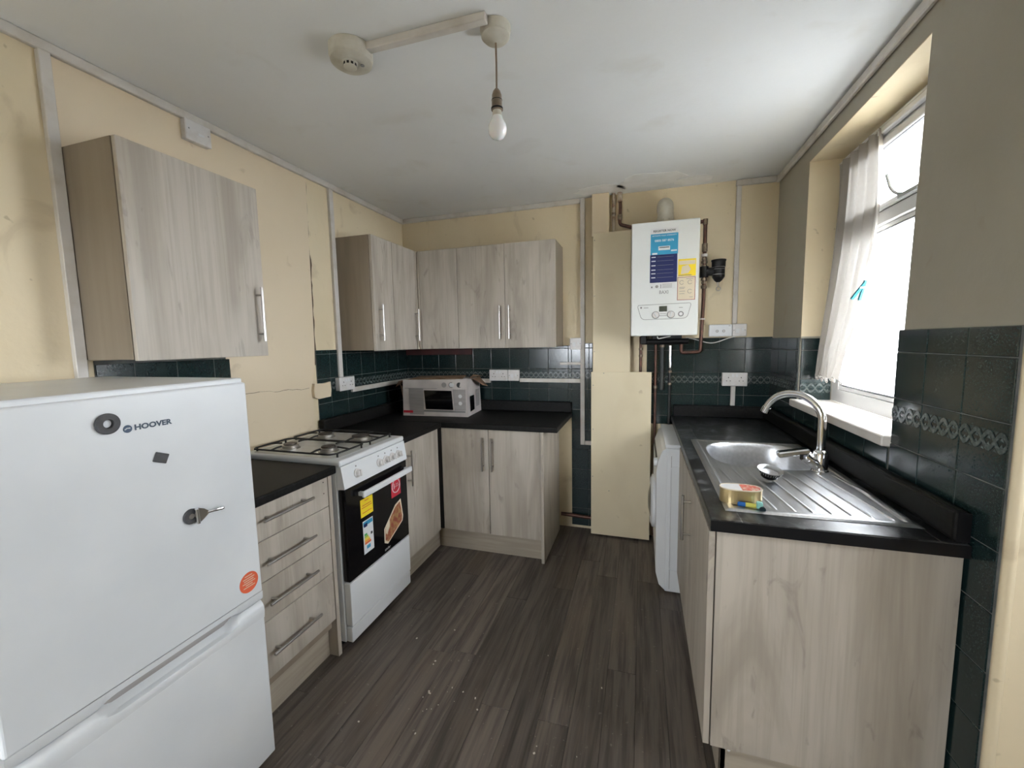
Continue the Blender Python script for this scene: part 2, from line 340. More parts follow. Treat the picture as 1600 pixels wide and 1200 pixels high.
wk = MB().box(-.2, RW[0], YB-.2, YB, -.1, H); wk.box(RW[1], WX+.2, YB-.2, YB, -.1, H); wk.box(RW[0], RW[1], YB-.2, YB, -.1, RW[2]); wk.box(RW[0], RW[1], YB-.2, YB, RW[3], H)
struct('wall_rear', wk, M_wall, 'cream rear wall behind the viewpoint with an opening for the added fill window', 'wall')
wf = MB()
for a in ((RW[0], RW[0]+.06, RW[2], RW[3]), (RW[1]-.06, RW[1], RW[2], RW[3]), (RW[0]+.06, RW[1]-.06, RW[2], RW[2]+.06), (RW[0]+.06, RW[1]-.06, RW[3]-.06, RW[3])): wf.box(a[0], a[1], YB-.12, YB-.06, a[2], a[3])
w2 = struct('fill_window', wf, M_upvc, 'unseen white framed window added in the rear wall to light the room', 'window')  # added behind the camera as a source of fill light
part('pane', MB().box(RW[0]+.06, RW[1]-.06, YB-.1, YB-.094, RW[2]+.06, RW[3]-.06), M_clear, w2)
dm = MB().box(WX+.06, WX+.11, -2.90, -2.10, .01, 1.36).box(WX+.06, WX+.11, -2.90, -2.10, 1.90, 2.03).box(WX+.06, WX+.11, -2.90, -2.66, 1.36, 1.90).box(WX+.06, WX+.11, -2.34, -2.10, 1.36, 1.90)
dm.box(WX+.04, WX+.13, -2.95, -2.90, 0, 2.06).box(WX+.04, WX+.13, -2.10, -2.05, 0, 2.06).box(WX+.04, WX+.13, -2.90, -2.10, 2.03, 2.06)
d1_ = struct('fill_door', dm, M_upvc, 'unseen white door with a small pane added behind the right wall corner for side light', 'door')  # added out of view to throw side light into the room
part('pane', MB().box(WX+.082, WX+.088, -2.66, -2.34, 1.36, 1.90), M_clear, d1_); part('door_handle', MB().box(WX+.02, WX+.06, -2.86, -2.85, 1.0, 1.02).box(WX+.015, WX+.03, -2.86, -2.74, 1.0, 1.02), M_handle, d1_)
struct('ground', MB().box(-30, 30, -30, 30, -.5, -.3), M_conc, 'pale concrete yard outside the window', 'ground')

# ceiling edge trims
def trim(n, mb, label): return struct('trim_%d' % n, mb, M_trunk, label, 'trim')
trim(1, MB().box(0, .02, -3.6, 0, H-.036, H-.001, .003), 'white trunking along the top of the left wall')
trim(2, MB().box(.02, 1.463, -.02, 0, H-.034, H-.001, .003), 'white trunking along the top of the back wall left of the boiler')
trim(3, MB().box(W-.02, W, YR, 0, H-.045, H-.006, .005), 'white trunking along the top of the right wall')
trim(4, MB().box(2.462, W-.02, -.02, 0, H-.04, H-.004, .003), 'short white trunking at the top of the back right corner')

# --- tiles
TD = .007
tmesh = {}
def relief_mb(w, h):
    m = MB(); z0 = h/2-.047; per = .155/2; a = .020
    n = max(4, int(w/.0065))
    for ph in (0, math.pi):
        pts = []
        for i in range(n+1):
            u = -w/2+w*i/n; pts.append((u, z0+a*math.sin(2*math.pi*u/per+ph)))
        for (u0, v0), (u1, v1) in zip(pts, pts[1:]):
            t = .0062; vs = [(u0, 0, v0-t), (u1, 0, v1-t), (u1, 0, v1+t), (u0, 0, v0+t)]; d = -.0022 if ph == 0 else -.0018
            m.add(vs+[(p[0], d, p[2]) for p in vs], [(4, 5, 6, 7), (0, 1, 5, 4), (2, 3, 7, 6)])
    k = int(math.floor((-w/2)/(per/2)))
    while k*per/2 < w/2:
        for (du, dv) in ((.25, 0.0),):
            u = k*per/2+per*du
            if abs(u) < w/2-.009:
                for (eu, ev, s) in ((0, .0085, .006), (0, -.0085, .006)):
                    c = (u+eu, z0+dv+ev); vs = [(c[0]-s, 0, c[1]-s*.9), (c[0]+s, 0, c[1]-s*.9), (c[0], 0, c[1]+s*(1 if ev > 0 else -1)*1.0 if ev > 0 else c[1]+s), (c[0], -.0035, c[1]-s*.1)]
                    m.add(vs, [(0, 1, 3), (1, 2, 3), (2, 0, 3)])
            uu = k*per/2
            for ev in (.026, -.026):
                if abs(uu) < w/2-.010:
                    s = .0075; c = (uu, z0+ev); sg = -1 if ev > 0 else 1
                    m.add([(c[0]-s, 0, c[1]), (c[0]+s, 0, c[1]), (c[0], 0, c[1]+sg*s*1.2), (c[0], -.003, c[1]+sg*s*.4)], [(0, 1, 3), (1, 2, 3), (2, 0, 3)])
        k += 1
    return m
def tile(wall, frame, u0, u1, v0, v1, border=False):
    """frame = (origin, u axis, outward normal, z rotation)"""
    o, u, nrm, rz = frame; w, h = u1-u0-.003, v1-v0-.003
    if w < .012 or h < .012: return
    key = (round(w, 3), round(h, 3))
    if key not in tmesh:
        me = MB().box(-w/2, w/2, -TD, 0, -h/2, h/2, .0016).mesh('tile'); me.materials.append(M_tile); tmesh[key] = me
    c = bpy.data.objects.new('tile', tmesh[key]); COL.objects.link(c); c.parent = wall
    off = random.uniform(-.0006, .0006)
    c.location = Vector(o)+Vector(u)*((u0+u1)/2)+Z*((v0+v1)/2)+Vector(nrm)*off; c.rotation_euler = (R(random.uniform(-.35, .35)), 0, rz+R(random.uniform(-.35, .35)))
    if border and h > .1:
        k2 = ('b', key)
        if k2 not in tmesh:
            mb = relief_mb(w, h); mb.v = [(p[0], p[1]-TD, p[2]) for p in mb.v]; me = mb.mesh('relief'); me.materials.append(M_relief); tmesh[k2] = me
        r = bpy.data.objects.new('relief', tmesh[k2]); COL.objects.link(r); r.parent = c
def tiles(wall, frame, u0, u1, v0, v1, us, vs, border=None, grout=True):
    us = sorted({u0, u1, *[q for q in us if u0+.012 < q < u1-.012]}); vs = sorted({v0, v1, *[q for q in vs if v0+.012 < q < v1-.012]})
    for a, b in zip(us, us[1:]):
        for c, d in zip(vs, vs[1:]):
            tile(wall, frame, a, b, c, d, border is not None and c-.01 < border < d)
    if grout:
        o, u, nrm, rz = frame; o = Vector(o); u = Vector(u); nrm = Vector(nrm)
        part('grout', MB().prism([(u0, v0), (u1, v0), (u1, v1), (u0, v1)], o, u, Z, nrm*.0045), M_grout, wall)
P = .1535
FB = ((0, 0, 0), X, -Y, 0.0)                   # back wall
FL = ((0, 0, 0), -Y, X, R(90))                 # left wall: u = -y
FR = ((W, 0, 0), -Y, -X, R(-90))               # right wall: u = -y
FV = ((W, -.50, 0), X, -Y, 0.0)                # far window reveal
vB = [1.362-P*k for k in range(10)]; vBL = [1.385-P*k for k in range(10)]; vR = [1.383-.1535*k for k in range(10)]
tiles(wb, FB, 0.003, 1.395, .86, 1.405, [.143+P*k for k in range(12)], vBL, 1.15)
tiles(wb, FB, 1.395, 1.551, .02, 1.42, [.143+P*k for k in range(12)], vBL, 1.15)
tiles(wb, FB, 1.93, W-.003, .84, 1.443, [2.705-.155*k for k in range(6)], vB, 1.10)
tiles(wl, FL, 0.008, 1.045, .86, 1.41, [.155*k for k in range(8)], vBL, 1.15)
tiles(wl, FL, 1.60, 2.12, .86, 1.398, [1.679, 1.84, 1.996], vBL, 1.15)
tiles(wr, FR, 0.003, .492, .86, 1.436, [.155*k for k in range(5)], [1.366-P*k for k in range(6)], 1.10)
tiles(wr, FR, .492, 1.408, .86, 1.055, [.155*k for k in range(10)], [.945], None)
tiles(wr, FR, 1.408, 1.876, .02, 1.456, [1.56, 1.72], vR, 1.16)
tiles(wr, FV, .004, .148, 1.10, 1.43, [], [1.366, 1.212], 1.12)

# --- window recess
w1 = struct('window_1', MB().box(2.863, 2.93, -1.45, -.50, 2.262, 2.335).box(2.863, 2.93, -1.45, -.50, 1.10, 1.165).box(2.863, 2.93, -.575, -.50, 1.165, 2.262).box(2.863, 2.93, -1.46, -1.36, 1.165, 2.262).box(2.858, 2.93, -1.36, -.575, 1.905, 1.965, .006), M_upvc, 'white plastic window with open-out top light and frosted lower pane', 'window')
sf = MB()
for a in ((-1.36, -.575, 2.228, 2.262), (-1.36, -.575, 1.965, 1.992), (-.625, -.575, 1.992, 2.228), (-1.36, -1.31, 1.992, 2.228)): sf.box(2.852, 2.915, a[0], a[1], a[2], a[3], .004)
part('sash_frame', sf, M_upvc, w1)
bd = MB()
for a in ((-1.36, -.575, 1.883, 1.905), (-1.36, -.575, 1.165, 1.187), (-.605, -.575, 1.187, 1.883), (-1.36, -1.33, 1.187, 1.883)): bd.box(2.868, 2.905, a[0], a[1], a[2], a[3], .004)
part('glazing_bead', bd, M_upvc, w1)
gk = MB()
for z0 in (1.1885, 1.8795): gk.box(2.867, 2.88, -1.33, -.605, z0, z0+.003)
gk.box(2.862, 2.875, -1.31, -.625, 2.2255, 2.2285); gk.box(2.862, 2.872, -1.36, -.575, 2.257, 2.262); gk.box(2.861, 2.872, -1.36, -.575, 1.962, 1.966)
part('gasket', gk, M_black, w1)
part('pane', MB().box(2.884, 2.890, -1.315, -.62, 1.985, 2.235), M_clear, w1, 'clear upper pane')
part('pane', MB().box(2.884, 2.890, -1.34, -.595, 1.18, 1.89), M_frost, w1, 'frosted lower pane')
part('vent_strip', MB().box(2.838, 2.863, -1.40, -.86, 2.275, 2.310, .004), M_upvc, w1)
st = MB().tube(fillet([(2.848, -1.10, 1.978), (2.846, -1.040, 1.984), (2.842, -.990, 2.022), (2.840, -.958, 2.090)], .03), .0060, 8)
st.box(2.842, 2.853, -1.16, -1.04, 1.968, 1.984, .002)
part('casement_stay', st, mat('grey_stay', (.35, .36, .36), rough=.4), w1)
part('lit_reveal', MB().box(W+.0005, 2.862, -.503, -.4995, 1.44, 2.334), M_wall, wr); part('lit_reveal', MB().prism([(-1.452, 2.3355), (-.5, 2.3355), (-.5, 2.332), (-1.452, 2.332)], (W+.0005, 0, 0), Y, Z, (.152, 0, 0)), M_wall, wr)  # unshaded wall cream laid over the darkened wall so the recess looks lit
sb = MB().box(W-.032, 2.864, -1.409, -.474, 1.062, 1.100, .004)
single('window_sill', sb, M_sill, 'off-white painted sill board under the window', 'sill', (W, -.94, 1.062))

# --- boards, cracks and bare plaster on the left wall
edge = [(1.30, -1.060), (1.45, -1.052), (1.9, -1.045), (2.412, -1.036)]
bo = MB().prism([(-1.62, .88), (-1.092, .88), (-1.088, 1.10), (-1.083, 1.22)]+[(q, p) for p, q in edge]+[(-2.142, 2.412), (-2.142, 1.399), (-1.62, 1.399)], (0, 0, 0), Y, Z, (.006, 0, 0))
b_ = single('wall_board', bo, M_board, 'flat cream painted board on the left wall above the cooker', 'board', (0, -1.3, .88))
ck = MB(); pts = []
for i in range(15): pts.append((-1.545+.43*i/14, 1.207-.022*i/14+random.uniform(-.004, .004)))
for (a, b), (c, d) in zip(pts, pts[1:]):
    t = random.uniform(.0004, .0013); ck.add([(.0064, a, b-t), (.0064, c, d-t), (.0064, c, d+t), (.0064, a, b+t)], [(0, 1, 2, 3)])
part('crack', ck, M_crack, b_)
def edge_y(z):
    for (p, q), (p2, q2) in zip(edge, edge[1:]):
        if z <= p2: return q+(q2-q)*(z-p)/(p2-p)
    return edge[-1][1]
eg = MB(); pts = []; z = 1.32
while z < 2.41: pts.append((z, edge_y(z), random.uniform(.010, .020) if z < 1.98 else random.uniform(.004, .008))); z += .03
for (z0, a0, t0), (z1, a1, t1) in zip(pts, pts[1:]):
    eg.add([(.0012, a0-.003, z0), (.0012, a0+t0, z0), (.0012, a1+t1, z1), (.0012, a1-.003, z1)], [(0, 1, 2, 3)])
part('broken_edge_gap', eg, M_crack, b_)
pl = MB().prism([(-1.096, 1.128), (-1.06, 1.115), (-.962, 1.118), (-.955, 1.16), (-.958, 1.212), (-1.01, 1.205), (-1.09, 1.212), (-1.10, 1.17)], (.004, 0, 0), Y, Z, (.022, 0, 0))
single('plaster_patch', pl, M_board, 'small broken cream plaster patch left of the double socket', 'plaster', (.004, -1.03, 1.115))
bt = MB().box(.0, .60, -.030, -TD, 1.345, 1.392, .002)
single('wall_batten', bt, M_redb, 'dark red wooden batten under the corner wall cupboards', 'batten', (.3, -.015, 1.345))

# ------------------------------------------------------------------ cupboards
def bar_handle(parent, p0, p1, n, so=.032, r=.0058):
    p0, p1, n = Vector(p0), Vector(p1), Vector(n); d = p1-p0; m = MB()
    m.cyl(p0+n*so, p1+n*so, r, n=12)
    for t in (.14, .86): q = p0+d*t; m.cyl(q, q+n*so, r*.8, n=10)
    return part('handle', m, M_handle, parent, 'brushed metal bar handle')
def door(root, a, mat=None):        # a = box bounds
    return part('door', MB().box(*a, .0012), mat or M_wood, root)
# wall cupboard 1
z0, z1 = 1.402, 2.122
t = thing('wall_cupboard', 'single pale oak wall cupboard above the fridge', 'cupboard', (0, -1.886, z0))
part('carcass', MB().box(.0065, .258, -2.1445, -1.628, z0, z1, .001), M_carc, t)
d = door(t, (.261, .279, -2.143, -1.630, z0-.004, z1)); bar_handle(d, (.279, -1.668, 1.462), (.279, -1.668, 1.695), X)
# wall cupboard 2 (left wall, corner)
t = thing('wall_cupboard', 'narrow two-door pale oak wall cupboard in the left corner above the microwave box', 'cupboard', (0, -.56, z0))
part('carcass', MB().box(.0, .258, -.825, -.03, z0, z1, .001), M_carc, t)
d = door(t, (.261, .279, -.824, -.603, z0-.004, z1)); bar_handle(d, (.279, -.775, 1.462), (.279, -.775, 1.695), X)
d = door(t, (.261, .279, -.599, -.305, z0-.004, z1)); bar_handle(d, (.279, -.330, 1.462), (.279, -.330, 1.695), X)
part('corner_post', MB().box(.250, .279, -.300, -.280, z0-.004, z1, .001), M_edge, t)
# wall cupboard 3 (back wall)
t = thing('wall_cupboard', 'wide three-panel pale oak wall cupboard on the back wall', 'cupboard', (.82, 0, z0))
part('carcass', MB().box(.265, 1.332, -.258, -.001, z0, z1, .001), M_carc, t)
part('corner_panel', MB().box(.300, .604, -.279, -.261, z0-.004, z1, .0012), M_wood, t)
part('filler_strip', MB().box(.283, .297, -.279, -.259, z0-.004, z1, .0008), M_edge, t)
d = door(t, (.608, .968, -.279, -.261, z0-.004, z1)); bar_handle(d, (.934, -.279, 1.462), (.934, -.279, 1.695), -Y)
d = door(t, (.971, 1.331, -.279, -.261, z0-.004, z1)); bar_handle(d, (1.003, -.279, 1.462), (1.003, -.279, 1.695), -Y)

ZC = .868
# drawer unit
t = thing('drawer_unit', 'pale oak four-drawer base unit between the fridge and the cooker', 'drawers', (.3, -1.87, 0))
part('carcass', MB().box(.02, .556, -2.105, -1.655, .15, ZC, .001), M_carc, t)
part('end_panel', MB().box(.02, .572, -1.640, -1.618, 0, ZC, .001), M_edge, t)
part('plinth', MB().box(.505, .523, -2.105, -1.642, 0, .15, .001), M_plinth, t)
zz = [ZC-.002, .728, .572, .418, .192]
for i in range(4):
    d = part('drawer', MB().box(.559, .577, -2.105, -1.650, zz[i+1]+.003, zz[i], .0012), M_wood, t)
    zc = (zz[i]+zz[i+1])/2+(.016 if i == 0 else .0)-.006*(i == 3); bar_handle(d, (.577, -2.003, zc), (.577, -1.765, zc), X)
    if i == 0:
        for zq in (.845, .795): part('screw_hole', MB().lathe((.577, -1.675, zq), X, [(.003, -.0002), (.003, .0003)], 8), M_dark, d)
def worktop(label, boxes, loc, m):
    t = thing('worktop', label, 'worktop', loc)
    b = MB()
    for a in boxes: b.box(*a)
    part('slab', b, m, t); return t
t = worktop('short black worktop over the drawer unit', [], (.3, -1.86, .868), M_top) if False else thing('worktop', 'short black worktop over the drawer unit', 'worktop', (.3, -1.86, .868))
part('slab', MB().box(.014, .598, -2.108, -1.612, .868, ZT, .007, 3), M_top, t)
# corner base units
t = thing('base_unit', 'single-door pale oak base unit right of the cooker', 'cupboard', (.3, -.82, 0))
part('carcass', MB().box(.02, .556, -1.030, -.02, .15, ZC, .001), M_carc, t)
part('end_panel', MB().box(.02, .575, -1.062, -1.045, 0, ZC, .001), M_edge, t)
d = door(t, (.559, .577, -1.040, -.608, .150, ZC-.002)); bar_handle(d, (.577, -1.000, .600), (.577, -1.000, .812), X)
part('plinth', MB().box(.520, .536, -1.043, -.545, 0, .148, .001), M_plinth, t)
t = thing('base_unit', 'double-door pale oak base unit under the back wall worktop', 'cupboard', (.94, -.3, 0))
part('carcass', MB().box(.60, 1.286, -.562, -.02, .15, ZC, .001), M_carc, t)
part('corner_strip', MB().box(.562, .590, -.582, -.562, .148, ZC-.002, .001), M_dark, t)
d = door(t, (.594, .934, -.586, -.568, .150, ZC-.002)); bar_handle(d, (.897, -.586, .592), (.897, -.586, .815), -Y)
d = door(t, (.938, 1.287, -.586, -.568, .150, ZC-.002)); bar_handle(d, (.963, -.586, .592), (.963, -.586, .815), -Y)
part('plinth', MB().box(.538, 1.288, -.545, -.530, 0, .148, .001), M_plinth, t)
part('end_panel', MB().box(1.291, 1.310, -.600, -.075, 0, ZC, .001), M_wood, t)
t = thing('worktop', 'L-shaped black worktop in the back left corner', 'worktop', (.6, -.4, .868))
part('slab', MB().box(.008, .598, -1.064, -.5995, .868, ZT, .006, 3).box(.008, 1.400, -.598, -.009, .868, ZT, .006, 3), M_top, t)
part('joint_strip', MB().box(.575, .601, -.612, -.586, .8685, ZT+.0008, .001), M_dark, t)
part('upstand', MB().box(.008, .052, -1.064, -.052, ZT, .985, .008, 3), M_top, t)
part('upstand', MB().box(.008, 1.398, -.052, -.009, ZT, .985, .008, 3), M_top, t)

# right run
t = thing('base_unit', 'pale oak sink base unit with a full end panel on the right', 'cupboard', (2.4, -1.3, 0))
part('end_panel', MB().box(2.118, 2.698, -1.785, -1.767, .155, ZC-.004, .001), M_wood, t)
part('carcass', MB().box(2.118, 2.136, -1.767, -.76, .155, ZC-.004).box(2.118, 2.69, -.778, -.76, .155, ZC-.004).box(2.118, 2.69, -1.767, -.778, .155, .173), M_carc, t)
d = door(t, (2.096, 2.114, -1.785, -1.285, .158, ZC-.006)); bar_handle(d, (2.096, -1.325, .610), (2.096, -1.325, .800), -X)
d = door(t, (2.096, 2.114, -1.281, -.762, .158, ZC-.006))
part('plinth', MB().box(2.150, 2.166, -1.767, -.76, 0, .152, .001).box(2.150, 2.69, -1.767, -1.750, 0, .152, .001), M_plinth, t)
part('screw_cap', MB().lathe((2.175, -1.767, .138), -Y, [(.005, 0), (.004, .002)], 10), M_paper, t)
t = thing('worktop', 'worn black worktop around the steel sink', 'worktop', (2.4, -.9, .868))
wt = MB()
hx0, hx1, hy0, hy1 = 2.185, 2.640, -1.235, -.775
wt.box(2.098, hx0, -1.80, -.009, .868, ZT, .004, 2).box(hx1, W-.008, -1.80, -.009, .868, ZT, .004, 2)
wt.box(hx0-.004, hx1+.004, -1.80, hy0, .868, ZT, .004, 2).box(hx0-.004, hx1+.004, hy1, -.009, .868, ZT, .004, 2)
part('slab', wt, M_topr, t)
part('edge_strip', MB().box(2.098, W-.008, -1.8012, -1.7995, .8685, ZT-.002), M_black, t)
part('upstand', MB().box(2.668, W-.008, -1.795, -.009, ZT, .988, .012, 3), M_top, t)
part('upstand', MB().box(2.110, 2.668, -.050, -.009, ZT, .985, .008, 3), M_top, t)
part('end_cap', MB().box(2.672, W-.010, -1.7965, -1.7945, ZT+.003, .985), M_black, t)

# ------------------------------------------------------------------ sink
t = thing('kitchen_sink', 'stainless steel sink with an oval bowl and ridged drainer', 'sink', (2.4, -1.23, ZT))
SX0, SX1, SY0, SY1 = 2.150, 2.648, -1.722, -.752
def sinkpt(u, v):
    x = SX0+(SX1-SX0)*u; y = SY0+(SY1-SY0)*v; z = ZT+.0065
    e = min(x-SX0, SX1-x, y-SY0, SY1-y)
    if e < .012: z = ZT+.0012+.0055*(e/.012)
    elif e < .026: z = ZT+.0067
    else: z = ZT+.0067-.0032*min(1, (e-.026)/.006)
    # bowl
    bx, by = (x-2.412)/.204, (y+1.005)/.212
    q = (abs(bx)**3+abs(by)**3)**(1/3)
    if q < 1.05:
        s = max(0, min(1, (1.05-q)/.20)); s = s*s*(3-2*s)
        z -= .155*s
        if q < .16: z -= .006
    # drainer
    if y < -1.245 and y > -1.685 and 2.185 < x < 2.625:
        ss = min(1, (-1.245-y)/.03, (y+1.685)/.012)
        xx = x-.09*(y+1.245)*-1*.0+(.105*(y+1.25))
        ph = ((xx-2.178) % .050)/.050
        g = .0028*max(0, 1-abs(ph-.5)/.12)
        z += (g-.0006)*ss
    return (x, y, z)
sk = MB().grid(sinkpt, 300, 260); sk.sm = True
o = part('basin', sk, M_steel, t)
for p in o.data.polygons: p.use_smooth = True
part('drain_ring', MB().lathe((2.412, -1.005, .752), Z, [(.045, 0), (.045, .004), (.036, .004), (.034, .0005)], 24), M_chrome, t)
# tap
TX, TY = 2.572, -1.222
t = thing('mixer_tap', 'chrome swan-neck mixer tap behind the sink bowl', 'tap', (TX, TY, ZT+.004))
part('body', MB().lathe((TX, TY, ZT+.003), Z, [(.030, 0), (.030, .006), (.026, .010), (.026, .076), (.022, .084), (.017, .088)], 28), M_chrome, t)
ddir = Vector((-.80, .60, 0)).normalized()
rs = .104
zt_ = 1.105
pts = [Vector((TX, TY, ZT+.085)), Vector((TX, TY, 1.05))]+arc(Vector((TX, TY, zt_))+ddir*rs, -ddir, Z, rs, 0, 160, 20)
part('spout', MB().tube(pts, .0142, 18), M_chrome, t)
e = Vector(pts[-1]); dr = (Vector(pts[-1])-Vector(pts[-2])).normalized()
part('nozzle', MB().cyl(e-dr*.002, e+dr*.022, .0170, n=18), M_chrome, t)
ld = Vector((-.80, -.05, .60)).normalized()
b0 = Vector((TX, TY, ZT+.025))
part('cartridge', MB().lathe(b0, ld, [(.025, 0), (.025, .064), (.022, .070)], 24), M_chrome, t)
l0 = b0+ld*.070
part('lever', MB().obox(l0+Vector((-.038, .004, .008)), Vector((-.97, .06, -.22)).normalized(), Vector((.06, .998, 0)), Vector((-.22, 0, .97)).normalized(), .055, .021, .011, .005), M_chrome, t)
# plug strainer
t = thing('sink_strainer', 'steel basket strainer plug with black rubber standing on the drainer', 'strainer', (2.352, -1.385, ZT+.006))
sx, sy, sz = 2.352, -1.385, ZT+.006
ax = Vector((.10, -.20, 1)).normalized(); c0 = Vector((sx, sy, sz))
part('stem', MB().lathe(c0, ax, [(.010, 0), (.010, .004), (.005, .006), (.005, .02)], 14), M_chrome, t)
part('rubber_seal', MB().lathe(c0, ax, [(.008, .008), (.022, .010), (.027, .014), (.027, .020), (.020, .024)], 24), M_black, t)
part('basket', MB().lathe(c0, ax, [(.022, .020), (.030, .026), (.034, .036), (.042, .041), (.042, .0425), (.034, .039), (.028, .031), (.002, .027)], 32, False), M_steel, t)
sl = MB(); u_ = ax.orthogonal().normalized(); w_ = ax.cross(u_)
for k in range(24):
    a = 2*math.pi*k/24; r_ = u_*math.cos(a)+w_*math.sin(a); tg = ax.cross(r_)
    sl.obox(c0+ax*.0305+r_*.0328, tg, r_, (ax*.9+r_*.35).normalized(), .0016, .0008, .0052)
part('slot', sl, M_dark, t, kind='stuff')
# tin
t = thing('food_tin', 'oval gold tin with a white and red lid on the drainer corner', 'tin', (2.208, -1.640, ZT+.006))
tc_ = Vector((2.208, -1.638, ZT+.005)); tu = Vector((1, .02, 0)).normalized(); tv = Vector((-.02, 1, 0)).normalized()
oval = []
for k in range(40):
    a = 2*math.pi*k/40; oval.append((.061*math.copysign(abs(math.cos(a))**.75, math.cos(a)), .034*math.copysign(abs(math.sin(a))**.85, math.sin(a))))
bm_ = MB().prism(oval, tc_, tu, tv, Z*.046); part('can', bm_, M_gold, t)
rim = MB().tube([tc_+tu*p*1.0+tv*q*1.0+Z*.0465 for p, q in oval], .0022, 6, True); part('rim', rim, M_creamp, t)
part('lid', MB().prism([(p*.97, q*.97) for p, q in oval], tc_+Z*.0455, tu, tv, Z*.0012), M_paper, t)
part('lid_print', MB().prism([(p*.92, q*.85) for p, q in oval if p > -.004], tc_+Z*.0467, tu, tv, Z*.0005), M_tinred, t)
# small plastic tube
t = thing('plastic_lighter', 'small blue and yellow plastic lighter lying in front of the gold tin', 'lighter', (2.23, -1.690, ZT+.007))
p0 = Vector((2.190, -1.687, ZT+.0145)); p1 = Vector((2.252, -1.697, ZT+.0145)); dd = (p1-p0).normalized()
part('blue_end', MB().lathe(p0, dd, [(.005, 0), (.0075, .003), (.0075, .022)], 16), M_bluep, t)
part('body', MB().lathe(p0+dd*.022, dd, [(.0072, 0), (.0072, .030)], 16), M_yelgr, t)
part('cap', MB().obox(p0+dd*.060+Z*.004, dd, Vector((-dd.y, dd.x, 0)), Z, .009, .010, .010, .003), M_cyan, t)
part('wheel', MB().cyl(p0+dd*.066+Vector((0, -.014, -.004)), p0+dd*.066+Vector((0, .0, -.004)), .0085, n=16), mat('dark_teal_metal', (.03, .05, .06), rough=.35, metal=.5), t)

# ------------------------------------------------------------------ washing machine
t = thing('washing_machine', 'white washing machine under the far end of the right worktop', 'washing machine', (2.3, -.42, 0))
wx0, wy0, wy1 = 2.035, -.722, -.125
part('body', MB().box(wx0, 2.62, wy0, wy1, .012, .842, .006, 2), M_white, t)
fr_ = MB().prism([(2.036, .02), (2.004, .05), (1.986, .12), (1.982, .70), (1.990, .765), (2.012, .825), (2.036, .845)], (0, wy0, 0), X, Z, (0, wy1-wy0, 0)); part('front_panel', fr_, M_white, t)
part('lid', MB().box(2.025, 2.62, wy0, wy1, .843, .862, .005, 2), M_white, t)
sp = [(q[0], q[1]) for q in rrect(.062, .60, .018, 4, 2.088, .44)]
part('side_emboss', MB().tube([(p, wy0-.0005, q) for p, q in sp], .003, 6, True), M_white, t)
part('side_emboss', MB().box(2.058, 2.0605, wy0-.001, wy0+.002, .03, .80), M_greyp, t)
part('door', MB().lathe((1.986, -.42, .43), -X, [(.165, 0), (.160, .018), (.135, .028), (.12, .022), (.08, .012)], 36), M_white, t)
part('door_glass', MB().lathe((1.982, -.42, .43), -X, [(.118, .0), (.10, .024), (.05, .036), (.01, .038)], 30), M_glassb, t)
part('control_strip', MB().box(1.984, 2.0, -.60, -.16, .715, .760, .003), M_black, t)
part('dial', MB().lathe((1.992, -.62, .735), -X, [(.026, 0), (.024, .022), (.012, .024)], 20), M_white, t)

# ------------------------------------------------------------------ cooker
CY0, CY1 = -1.603, -1.082
t = thing('gas_cooker', 'white freestanding gas cooker with a black oven door', 'cooker', (.3, -1.34, 0))
part('body', MB().box(.035, .585, CY0, CY1, .045, .893, .003), M_white, t)
part('foot', MB().cyl((.52, CY0+.05, 0), (.52, CY0+.05, .05), .018), M_black, t); part('foot', MB().cyl((.52, CY1-.05, 0), (.52, CY1-.05, .05), .018), M_black, t)
part('hob', MB().box(.028, .612, CY0-.004, CY1+.004, .893, .921, .010, 3), M_white, t)
cpn = MB().prism([(.588, .893), (.612, .893), (.628, .790), (.588, .786)], (0, CY0, 0), X, Z, (0, CY1-CY0, 0)); cp = part('control_panel', cpn, M_white, t)
nrm = Vector((.988, 0, .153)).normalized(); upv = Vector((-.153, 0, .988))
for yk in (-1.505, -1.330, -1.272, -1.214, -1.156):
    c = Vector((.6215, yk, .838)); k = part('knob', MB().lathe(c-nrm*.001, nrm, [(.022, 0), (.021, .005), (.016, .007), (.0145, .020), (.012, .022)], 20), M_plast, cp)
    part('grip', MB().obox(c+nrm*.021, Y, upv, nrm, .0045, .015, .006, .001), M_plast, t)
    part('scale_mark', MB().obox(c+upv*.034, Y, upv, nrm, .0035, .0035, .0006), M_greyink, t)
part('oven_door', MB().box(.588, .624, CY0+.004, CY1-.004, .345, .784, .004, 2), M_glassb, t)
hd = MB().box(.648, .664, -1.515, -1.088, .722, .752, .005, 2)
for yk in (-1.50, -1.105): hd.box(.622, .650, yk-.008, yk+.008, .728, .746)
part('door_handle', hd, M_white, t)
part('storage_drawer', MB().box(.588, .624, CY0+.004, CY1-.004, .128, .338, .004, 2), M_white, t)
part('plinth', MB().box(.588, .620, CY0+.004, CY1-.004, .048, .122, .004, 2), M_white, t)
